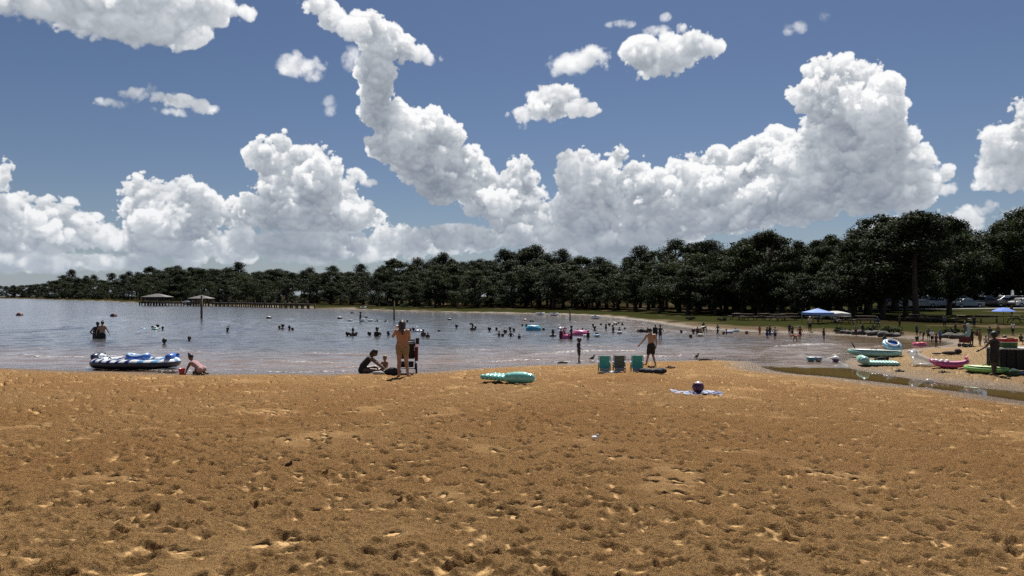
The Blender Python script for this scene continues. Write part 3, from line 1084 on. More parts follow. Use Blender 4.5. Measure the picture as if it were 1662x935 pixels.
tr_ = random.Random(77)
px = -78.0
while px < 1790:                               # the skyline trees
    k = 'pine' if tr_.random() < (0 if px < 82 else .82 if px < 1180 else .45) else 'oak'
    plan_tree(px, interp(SKYLINE, px) + tr_.choice([-7, -3, 0, 2, 6, 11, 15]), interp(BACKD, px) * tr_.uniform(.96, 1.06), k, 'back', wide=tr_.uniform(.9, 1.2) * (1.15 if k == 'oak' else 1.12))
    px += tr_.uniform(10.5, 17.5) * (1.35 if px > 1000 else 1) * (.75 if px < 300 else 1)
px = -80.0
while px < 1790:                               # a lower, denser row that fills the wood
    top = interp(SKYLINE, px)
    k = 'oak' if tr_.random() < .62 else ('pine' if tr_.random() < .6 else 'willow')
    if px < 640 and k == 'oak' and tr_.random() < .6:
        k = 'thicket'
    plan_tree(px, top + (484 - top) * (tr_.uniform(.16, .34) if px > 640 else tr_.uniform(.06, .26)), (interp(BACKD, px) * .45 + interp(FRONTD, px) * .55) * tr_.uniform(.96, 1.04), k, 'middle', wide=tr_.uniform(1.0, 1.3) * (1.3 if k == 'oak' else 1.4))
    px += tr_.uniform(15, 24) * (1.3 if px > 1000 else 1) * (.7 if px < 300 else 1)
px = 60.0
while px < 1400:                               # the trees along the bank, some paler
    top = interp(SKYLINE, px)
    k = 'willow' if tr_.random() < .36 and px < 1000 else ('thicket' if px < 520 or (px < 1000 and tr_.random() < .3) else 'oak')
    plan_tree(px, top + (484 - top) * tr_.uniform(.34, .58), interp(FRONTD, px) * tr_.uniform(.96, 1.02), k, 'front', wide=tr_.uniform(1.0, 1.35) * 1.2)
    px += tr_.uniform(24, 40) * (1.25 if px > 1000 else 1) * (.75 if px < 300 else 1)
for (px, yt, D, m, wd) in ((1245, 369, 80, 0, 1.0), (1205, 392, 84, 1, .95), (1290, 402, 86, 2, .9), (1335, 394, 82, 0, .95), (1385, 384, 74, 1, 1.0), (1432, 354, 70, 2, .95), (1487, 338, 66, 3, 1.5),
                           (1470, 362, 72, 0, .95), (1540, 347, 76, 1, .9), (1575, 396, 124, 2, .9), (1632, 372, 126, 0, 1.0), (1668, 345, 122, 1, .95), (1600, 400, 132, 1, 1.0), (1160, 402, 92, 2, .9), (1720, 352, 124, 2, 1.0)):
    plan_tree(px, yt, D, 'pine' if m == 3 else 'oak', 'near', mesh=BIG[m], wide=wd)
ADJ = {'thicket': 'dense low-branched tree', 'pine': 'dark clumpy pine', 'oak': 'broad leafy tree', 'willow': 'pale grey-green tree'}
ROW = {'back': 'on the skyline', 'middle': 'deep in the wood', 'front': 'along the waterside', 'near': 'standing large and close'}
buckets = {}
for q in tree_list:
    q['mark'] = [m for a, m in MARKS if a <= q['px'] + .01][-1] if q['px'] >= -80 else MARKS[0][1]
    buckets.setdefault((q['kind'], q['row'], q['mark']), []).append(q)
RANK = {1: [''], 2: ['taller', 'shorter'], 3: ['tallest', 'middling', 'shortest']}
for (kd, row, mark), qs in buckets.items():
    qs.sort(key=lambda q: -q['h'])
    words_ = RANK.get(len(qs), ['tallest', 'second tallest', 'third tallest', 'fourth tallest', 'fifth tallest', 'sixth tallest', 'seventh tallest', 'eighth tallest', 'ninth tallest', 'tenth tallest', 'eleventh tallest', 'twelfth tallest', 'thirteenth tallest', 'fourteenth tallest', 'shortest'])
    for i, q in enumerate(qs):
        w_ = words_[min(i, len(words_) - 1)]
        q['label'] = ' '.join((w_ + ' ' + ADJ[kd] + ' ' + ROW[row] + ' ' + mark).split())
for q in tree_list:
    tm, cm = q['mesh'] or tr_.choice(PROTO[q['kind']])
    nm = {'thicket': 'broadleaf_tree', 'pine': 'pine_tree', 'oak': 'broadleaf_tree', 'willow': 'pale_tree'}[q['kind']]
    e = thing(nm, (q['x'], q['y'], q['z'] - .1), q['label'], 'tree', 'trees of the wood round the lake', tr_.uniform(0, math.tau))
    wz = q['h'] * q['wide']
    e.scale = (wz, wz, q['h'])
    link('trunk', tm, parent=e)
    link('crown', cm, parent=e)


# ------------------------------------------------------------------ people
SKIN = {'dark': plain('silhouette_skin', (.055, .033, .022), .5, .1), 'brown': plain('brown_skin', (.13, .075, .048), .5, .1), 'tan': plain('tan_skin', (.34, .19, .115), .5, .1), 'pale': plain('fair_skin', (.46, .29, .20), .5, .1)}  # dark entry puts the backlit silhouette look into the skin colour
CLOTH = {}


def cloth(col, vary=.15):
    k = tuple(col)
    if k not in CLOTH:
        CLOTH[k] = plain('cloth_%d' % len(CLOTH), col, .85, vary, 14, bump=.2)
    return CLOTH[k]


BLACK, NAVY, MAROON, RED, WHITE, GREY, BLUE, TEAL, YELLOW, PINK, KHAKI, NUDE = (.012, .012, .014), (.015, .02, .05), (.13, .02, .025), (.40, .03, .03), (.72, .72, .70), (.22, .22, .23), (.05, .12, .40), (.04, .28, .28), (.55, .42, .10), (.62, .10, .28), (.30, .24, .15), (.31, .18, .098)
hair_black = plain('black_hair', (.011, .009, .008), .55, .3, 30)
hair_brown = plain('brown_hair', (.035, .02, .012), .55, .3, 30)
hair_fair = plain('fair_hair', (.30, .19, .09), .55, .3, 30)
to_bake = []


def remesh(o, vox, it=4):
    m = o.modifiers.new('Remesh', 'REMESH')
    m.mode = 'VOXEL'
    m.voxel_size = vox
    m.use_smooth_shade = True
    s = o.modifiers.new('Smooth', 'SMOOTH')
    s.iterations = it
    s.factor = .5
    to_bake.append(o)
    return o


def bake():
    dg = bpy.context.evaluated_depsgraph_get()
    done = []
    for o in to_bake:
        me = bpy.data.meshes.new_from_object(o.evaluated_get(dg))
        me.name = o.name
        done.append((o, me))
    for o, me in done:
        mats = list(o.data.materials)
        o.modifiers.clear()
        o.data = me
        me.materials.clear()
        for m in mats:
            me.materials.append(m)
    to_bake.clear()


J0 = dict(pelvis=(0, 0, .95), waist=(0, .01, 1.10), chest=(0, 0, 1.28), neck=(0, -.01, 1.46), head=(0, .02, 1.615),
          sl=(-.175, -.01, 1.415), sr=(.175, -.01, 1.415), el=(-.225, -.03, 1.13), er=(.225, -.03, 1.13), wl=(-.235, .04, .89), wr=(.235, .04, .89),
          hl=(-.09, 0, .91), hr=(.09, 0, .91), kl=(-.095, .02, .50), kr=(.095, .02, .50), al=(-.10, -.02, .085), ar=(.10, -.02, .085), tl=(-.12, .13, .035), tr=(.12, .13, .035))


def torso(mb, j, grow=0.0, fat=1.0, hi=1.0, lo=0.0):
    p, c, w = j['pelvis'], j['chest'], j['waist']
    sd = (j['sr'] - j['sl']).normalized()
    hd = (j['hr'] - j['hl']).normalized()
    top = c.lerp(j['neck'], .45 * hi)
    for s in (-1, -.5, 0, .5, 1):
        a, m_, b_ = p + hd * (.075 * s * fat), w + (hd + sd).normalized() * (.058 * s * fat), top + sd * (.10 * s)
        r = 1 - .10 * abs(s)
        a = a.lerp(m_, lo)
        mb.cap(a, m_, .098 * r * fat + grow, .082 * r * fat + grow)
        mb.cap(m_, b_, .082 * r * fat + grow, (.088 * r * (1 if hi == 1 else 1.05)) * (.6 + .4 * fat) + grow)
    return mb


def hand(mb, wrist, elbow, curl=.5, detail=True):
    d = (wrist - elbow).normalized()
    side = d.cross(Vector((0, 1, 0.2)))
    if side.length < .1:
        side = d.cross(Vector((1, 0, 0)))
    side.normalize()
    nrm = side.cross(d).normalized()
    pc = wrist + d * .055
    mb.cap(wrist, pc, .026, .032)
    mb.cap(pc - side * .02, pc + side * .02, .024, .024)
    if not detail:
        mb.cap(pc, pc + d * .06 + nrm * .02, .028, .018)
        return
    for k, ln in enumerate((.062, .075, .072, .055)):
        b0 = pc + side * (-.03 + .02 * k) + d * .03
        m1 = b0 + (d + nrm * curl * .6).normalized() * ln * .5
        m2 = m1 + (d * (1 - curl) + nrm * curl).normalized() * ln * .5
        mb.cap(b0, m1, .0100, .0092, 8)
        mb.cap(m1, m2, .0092, .0080, 8)
    t0 = pc - side * .032 - d * .02
    t1 = t0 - side * .028 + d * .025 + nrm * .008
    mb.cap(t0, t1, .012, .010, 8)
    mb.cap(t1, t1 + d * .028 + nrm * .012, .010, .008, 8)


def person(loc, label, pose=None, height=1.72, rz=0.0, skin='brown', fat=1.0, wear=(), hair='short', haircol=None, vox=.022, kid=False, detail=False, group=None, legs=True, face=(0, 1, 0), curl=.4, arms=True, hat=None):
    """One person: a continuous body, with hair and clothing as parts. Joints are metres for a figure 1.75 m tall facing +Y."""
    j = {k: Vector(v) for k, v in J0.items()}
    for k, v in (pose or {}).items():
        j[k] = Vector(v)
    e = thing('person', loc, label, 'person', group, rz, height / 1.75)
    hs = 1.32 if kid else 1.0
    f = Vector(face).normalized()
    upv = (j['head'] - j['neck']).normalized()
    sdv = f.cross(upv).normalized()
    f = upv.cross(sdv).normalized()
    rot = Matrix((sdv, f, upv)).transposed()
    H = j['head'] + upv * (.03 if kid else 0)
    mb = MB()
    torso(mb, j, 0, fat)
    mb.cap(j['neck'] - upv * .05, j['head'], .056, .050)
    mb.ball(H, .108 * hs, .80, .92, 1.10, rot)
    mb.ball(H + rot @ Vector((0, .025, -.055)) * hs, .075 * hs, .78, .95, .85, rot)
    mb.cap(H + rot @ Vector((0, .095, .0)) * hs, H + rot @ Vector((0, .112, -.028)) * hs, .012 * hs, .016 * hs, 8)
    mb.cap(H + rot @ Vector((-.02, .092, -.062)) * hs, H + rot @ Vector((.02, .092, -.062)) * hs, .011 * hs, .011 * hs, 8)
    for s in (-1, 1):
        mb.ball(H + rot @ Vector((s * .088, -.005, -.01)) * hs, .028 * hs, .45, .8, 1.2, rot, 8, 6)
    for s in 'lr':
        mb.cap(j['chest'].lerp(j['neck'], .55), j['s' + s], .075, .058)
        if arms:
            mb.cap(j['s' + s], j['e' + s], .055 * (.6 + .4 * fat), .041 * (.6 + .4 * fat))
            mb.cap(j['e' + s], j['w' + s], .041 * (.6 + .4 * fat), .028)
            hand(mb, j['w' + s], j['e' + s], curl, detail)
        if legs:
            mid = j['k' + s].lerp(j['a' + s], .32)
            back = (j['k' + s] - j['h' + s]).cross(Vector((1, 0, 0))).normalized() * 0
            mb.cap(j['h' + s], j['k' + s], .092 * fat, .058 * (.5 + .5 * fat))
            mb.cap(j['k' + s], mid + back, .056 * (.5 + .5 * fat), .057 * (.5 + .5 * fat))
            mb.cap(mid + back, j['a' + s], .057 * (.5 + .5 * fat), .036)
            mb.cap(j['a' + s] - Vector((0, 0, .03)), j['t' + s], .040, .032)
    body = remesh(mb.build('body', SKIN[skin], e), vox, 3)
    if detail:
        ey = MB()
        for s in (-1, 1):
            ey.ball(H + rot @ Vector((s * .034, .087, .012)) * hs, .0125 * hs, 1, 1, 1, None, 8, 6)
        ey.build('eyes', plain('dark_eye', (.02, .015, .012), .2), e)
    hc = haircol or hair_black
    hm = MB()
    if hair != 'bald':
        hm.ball(H + rot @ Vector((0, -.022, .030)) * hs, .112 * hs, .90, .96, 1.02, rot)
        if hair == 'puff':
            hm.ball(H + rot @ Vector((0, -.03, .05)) * hs, .145 * hs, 1, .95, .95, rot)
        if hair in ('bun', 'topbun'):
            hm.ball(H + rot @ Vector((0, -.06 if hair == 'bun' else .0, .15)) * hs, .058 * hs, 1, 1, 1, rot)
        if hair == 'long':
            hm.cap(H + rot @ Vector((0, -.075, .01)), H + rot @ Vector((0, -.105, -.18)), .085, .062)
            hm.cap(H + rot @ Vector((0, -.105, -.18)), H + rot @ Vector((.01, -.115, -.33)), .062, .026)
            for s in (-1, 1):
                hm.cap(H + rot @ Vector((s * .075, -.02, .03)), H + rot @ Vector((s * .07, -.07, -.14)), .042, .035)
        if hair == 'bob':
            hm.cap(H + rot @ Vector((0, -.06, .01)), H + rot @ Vector((0, -.075, -.11)), .088, .07)
        remesh(hm.build('hair', hc, e), vox * .8, 2)
    if hat:
        h = MB()
        h.ball(H + rot @ Vector((0, -.005, .05)) * hs, .122 * hs, .92, 1.0, .85, rot)
        h.cap(H + rot @ Vector((-.03, .09, .06)), H + rot @ Vector((.03, .15, .05)), .03, .03)
        remesh(h.build('cap', cloth(hat), e), vox * .8, 1)
    for kind, colr in wear:
        m = MB()
        g = .012
        if kind in ('shorts', 'brief', 'trousers', 'hotpants'):
            lo_ = {'brief': .12, 'hotpants': .42, 'shorts': .78, 'trousers': 1}[kind]
            for s_ in (-1, -.5, 0, .5, 1):
                hd = (j['hr'] - j['hl']).normalized()
                a = j['pelvis'] + hd * (.075 * s_ * fat)
                m.cap(a, a.lerp(j['waist'], .35), .098 * fat * (1 - .1 * abs(s_)) + g, .090 * fat * (1 - .1 * abs(s_)) + g)
            for s in 'lr':
                m.cap(j['h' + s], j['h' + s].lerp(j['k' + s], lo_), .094 * fat + g, (.094 * fat + (.062 - .094 * fat) * lo_) + (g if kind != 'shorts' else .030))
                if kind == 'trousers':
                    m.cap(j['k' + s], j['a' + s], .068, .052)
        elif kind in ('shirt', 'suit', 'top', 'dress'):
            if kind == 'top':
                sd = (j['sr'] - j['sl']).normalized()
                for s_ in (-1, 0, 1):
                    a = j['chest'] + sd * (.09 * s_)
                    m.cap(a - upv * .03, a + upv * .04, .092 * (.6 + .4 * fat) + g, .088 * (.6 + .4 * fat) + g)
            else:
                torso(m, j, g, fat, hi=1.0 if kind == 'shirt' else .7)
            if kind == 'shirt':
                for s in 'lr':
                    m.cap(j['chest'].lerp(j['neck'], .5), j['s' + s], .08, .068)
                    m.cap(j['s' + s], j['s' + s].lerp(j['e' + s], .6), .068, .062)
            if kind == 'suit':
                for s in 'lr':
                    m.cap(j['s' + s].lerp(j['neck'], .35) , j['chest'], .05, .06)
            if kind == 'dress':
                for s in 'lr':
                    m.cap(j['h' + s], j['h' + s].lerp(j['k' + s], .7), .10 * fat + g, .11 * fat)
        nm = {'hotpants': 'shorts', 'shorts': 'shorts', 'brief': 'swim_brief', 'trousers': 'trousers', 'shirt': 'shirt', 'suit': 'swimsuit', 'top': 'bikini_top', 'dress': 'dress'}[kind]
        remesh(m.build(nm, cloth(colr), e), vox * .95, 3)
    return e


def at_water(px, py):
    x, y = level(px, py)
    return Vector((x, y, 0))


# the woman taking a picture with her phone, seen from behind
W0 = spot(653, 612)
wh = px_size(W0) * 93
W0.z -= .01
person(W0, 'woman with long dark hair in beige swimwear holding up a phone beside a stroller', dict(
    head=(-.01, .03, 1.61), wl=(-.21, .34, 1.50), el=(-.30, .10, 1.24), wr=(-.08, .34, 1.47), er=(.20, .16, 1.17), sr=(.185, .0, 1.41), sl=(-.185, .0, 1.41),
    kl=(-.10, .02, .49), kr=(.12, .01, .50), al=(-.10, -.02, .085), ar=(.165, .02, .085), tl=(-.15, .12, .035), tr=(.24, .14, .035)),
    wh * 1.0, R(4), 'tan', 1.18, (('suit', (.36, .185, .10)), ('hotpants', (.25, .175, .095))), 'long', hair_brown, .013, detail=True, curl=.85)
ph = MB().box(0, 0, 0, .075, .012, .155)
k = wh / 1.75
pho = thing('phone', W0 + Vector((-.15 * k, .40 * k, 1.585 * k)), 'dark phone held up by the standing woman', 'phone', None, R(4))
ph.build('case', plain('phone_case', (.015, .015, .017), .3), pho, False)
MB().ball((-.02, -.008, .055), .009).build('lens', plain('phone_lens', (.01, .01, .02), .1), pho)

# seated woman leaning over to the toddler
P1 = spot(594, 606)
person(P1, 'seated woman in a black swimsuit leaning towards the toddler', dict(
    pelvis=(0, -.14, .12), waist=(0, -.10, .28), chest=(0, .06, .46), neck=(0, .20, .60), head=(0, .31, .72),
    sl=(-.17, .17, .54), sr=(.17, .17, .54), el=(-.20, .40, .36), er=(.20, .45, .32), wl=(-.12, .62, .17), wr=(.15, .70, .13),
    hl=(-.10, -.12, .11), hr=(.10, -.12, .11), kl=(-.24, .32, .20), kr=(.20, .36, .12), al=(-.05, .42, .07), ar=(.02, .24, .07), tl=(.06, .48, .06), tr=(-.1, .26, .05)),
    1.66, R(-82), 'brown', 1.36, (('suit', BLACK),), 'bob', hair_black, .013, detail=True, face=(0, .85, -.55))
P2 = spot(625, 603)
person(P2, 'toddler with fair hair sitting on the sand by the seated woman', dict(
    pelvis=(0, 0, .12), waist=(0, 0, .27), chest=(0, .02, .44), neck=(0, .02, .60), head=(0, .04, .76),
    sl=(-.17, .02, .55), sr=(.17, .02, .55), el=(-.25, .16, .36), er=(.25, .16, .36), wl=(-.22, .34, .20), wr=(.22, .34, .20),
    hl=(-.09, 0, .11), hr=(.09, 0, .11), kl=(-.2, .36, .16), kr=(.2, .36, .16), al=(-.22, .68, .07), ar=(.22, .68, .07), tl=(-.23, .74, .16), tr=(.23, .74, .16)),
    1.02, R(165), 'tan', 1.05, (('brief', (.30, .1, .12)),), 'short', hair_fair, .014, kid=True, detail=True)
# crouching child with bucket at the raft
P3 = spot(318, 608)
person(P3, 'child with a high bun on all fours beside the raft, reaching for a bucket', dict(
    pelvis=(0, -.26, .24), waist=(0, -.10, .33), chest=(0, .06, .42), neck=(0, .17, .52), head=(0, .26, .67),
    sl=(-.17, .12, .46), sr=(.17, .12, .46), el=(-.19, .24, .26), er=(.20, .18, .24), wl=(-.18, .33, .07), wr=(.18, .22, .05),
    hl=(-.10, -.28, .22), hr=(.10, -.28, .22), kl=(-.13, -.02, .09), kr=(.13, .02, .09), al=(-.12, -.40, .07), ar=(.12, -.38, .07), tl=(-.12, -.52, .05), tr=(.12, -.5, .05)),
    1.45, R(72), 'brown', 1.12, (('suit', (.36, .2, .2)), ('brief', (.42, .28, .26))), 'topbun', hair_black, .013, detail=True)
# boy at the water's edge
P4 = spot(939.5, 588.5)
person(P4, 'small boy in a dark swim shirt standing at the water edge by the chairs', dict(
    head=(.01, .03, 1.60), al=(-.05, .05, .085), ar=(.05, -.06, .085), tl=(-.05, .2, .035), tr=(.06, .09, .035), kl=(-.07, .07, .5), kr=(.07, .0, .5), wl=(-.2, .12, .92), wr=(.2, .2, .95)),
    px_size(P4) * 38, R(-70), 'brown', 1.0, (('shirt', (.03, .02, .035)), ('shorts', (.06, .05, .05))), 'puff', hair_brown, .016, kid=True, detail=True)
# shirtless man walking
P5 = spot(1057, 594)
person(P5, 'shirtless man in dark swim shorts walking beside the beach chairs', dict(
    head=(-.04, .06, 1.60), neck=(-.01, .02, 1.46), sl=(-.20, 0, 1.41), sr=(.20, 0, 1.41), el=(-.36, .02, 1.17), wl=(-.50, .10, .98), er=(.25, -.02, 1.13), wr=(.26, .06, .90),
    kl=(-.10, .10, .50), al=(-.16, .20, .085), tl=(-.25, .33, .035), kr=(.10, .06, .50), ar=(.13, -.20, .085), tr=(.14, -.05, .035)),
    px_size(P5) * 62, R(10), 'tan', 1.03, (('shorts', BLACK),), 'short', hair_black, .014, detail=True)
# dark figure on the right
P6 = spot(1614, 609)
person(P6, 'dark silhouetted woman with curly hair standing at the green board', dict(
    el=(-.36, .05, 1.16), wl=(-.56, .14, 1.02), er=(.28, .03, 1.14), wr=(.22, .16, .95), head=(.02, .03, 1.60),
    kl=(-.08, .02, .50), kr=(.09, .02, .50), al=(-.06, -.02, .085), ar=(.05, .02, .085), tl=(-.1, .12, .035), tr=(.05, .14, .035)),
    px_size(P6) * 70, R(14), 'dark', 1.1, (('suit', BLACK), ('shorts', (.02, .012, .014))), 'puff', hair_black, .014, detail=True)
P7 = spot(1631, 602)
person(P7, 'person with bare legs in maroon standing against the black table', dict(head=(0, .03, 1.6)), px_size(P7) * 58, R(-30), 'brown', 1.0, (('shirt', BLACK), ('shorts', (.05, .012, .02))), 'short', None, .022)

# people in the shallows and on the far side, each with its own pose, clothes and label
STAND = dict()
STRIDE = dict(kl=(-.09, .22, .52), al=(-.10, .18, .10), tl=(-.10, .33, .07), kr=(.09, -.08, .50), ar=(.10, -.42, .16), tr=(.10, -.36, .04), el=(-.24, -.2, 1.16), wl=(-.2, -.1, .95), er=(.24, .15, 1.15), wr=(.2, .35, 1.1))
FORWARD = dict(el=(-.22, .12, 1.16), wl=(-.12, .34, 1.12), er=(.22, .12, 1.16), wr=(.12, .34, 1.12))
OUT = dict(el=(-.44, .0, 1.36), wl=(-.68, .05, 1.34), er=(.44, 0, 1.36), wr=(.68, .05, 1.34))
HIPS = dict(el=(-.36, -.1, 1.17), wl=(-.17, .03, 1.0), er=(.36, -.1, 1.17), wr=(.17, .03, 1.0))
BEND = dict(pelvis=(0, -.16, .88), waist=(0, -.05, .98), chest=(0, .16, 1.04), neck=(0, .34, 1.06), head=(0, .47, 1.06), sl=(-.17, .28, 1.04), sr=(.17, .28, 1.04), el=(-.2, .34, .78), er=(.2, .34, .78), wl=(-.15, .38, .52), wr=(.15, .38, .52), hl=(-.09, -.15, .85), hr=(.09, -.15, .85), kl=(-.1, -.02, .48), kr=(.1, -.02, .48))
UP = dict(el=(-.30, .05, 1.62), wl=(-.24, .08, 1.86), er=(.30, .05, 1.62), wr=(.30, .08, 1.86))
SIT = dict(pelvis=(0, 0, .42), waist=(0, 0, .57), chest=(0, .02, .76), neck=(0, .02, .93), head=(0, .04, 1.08), sl=(-.175, .01, .88), sr=(.175, .01, .88), el=(-.23, .08, .62), er=(.23, .08, .62), wl=(-.15, .30, .55), wr=(.15, .30, .55), hl=(-.09, .02, .40), hr=(.09, .02, .40), kl=(-.12, .44, .44), kr=(.12, .44, .44), al=(-.12, .46, .08), ar=(.12, .46, .08), tl=(-.12, .6, .035), tr=(.12, .6, .035))
BATH = 'bathers wading in the shallows'
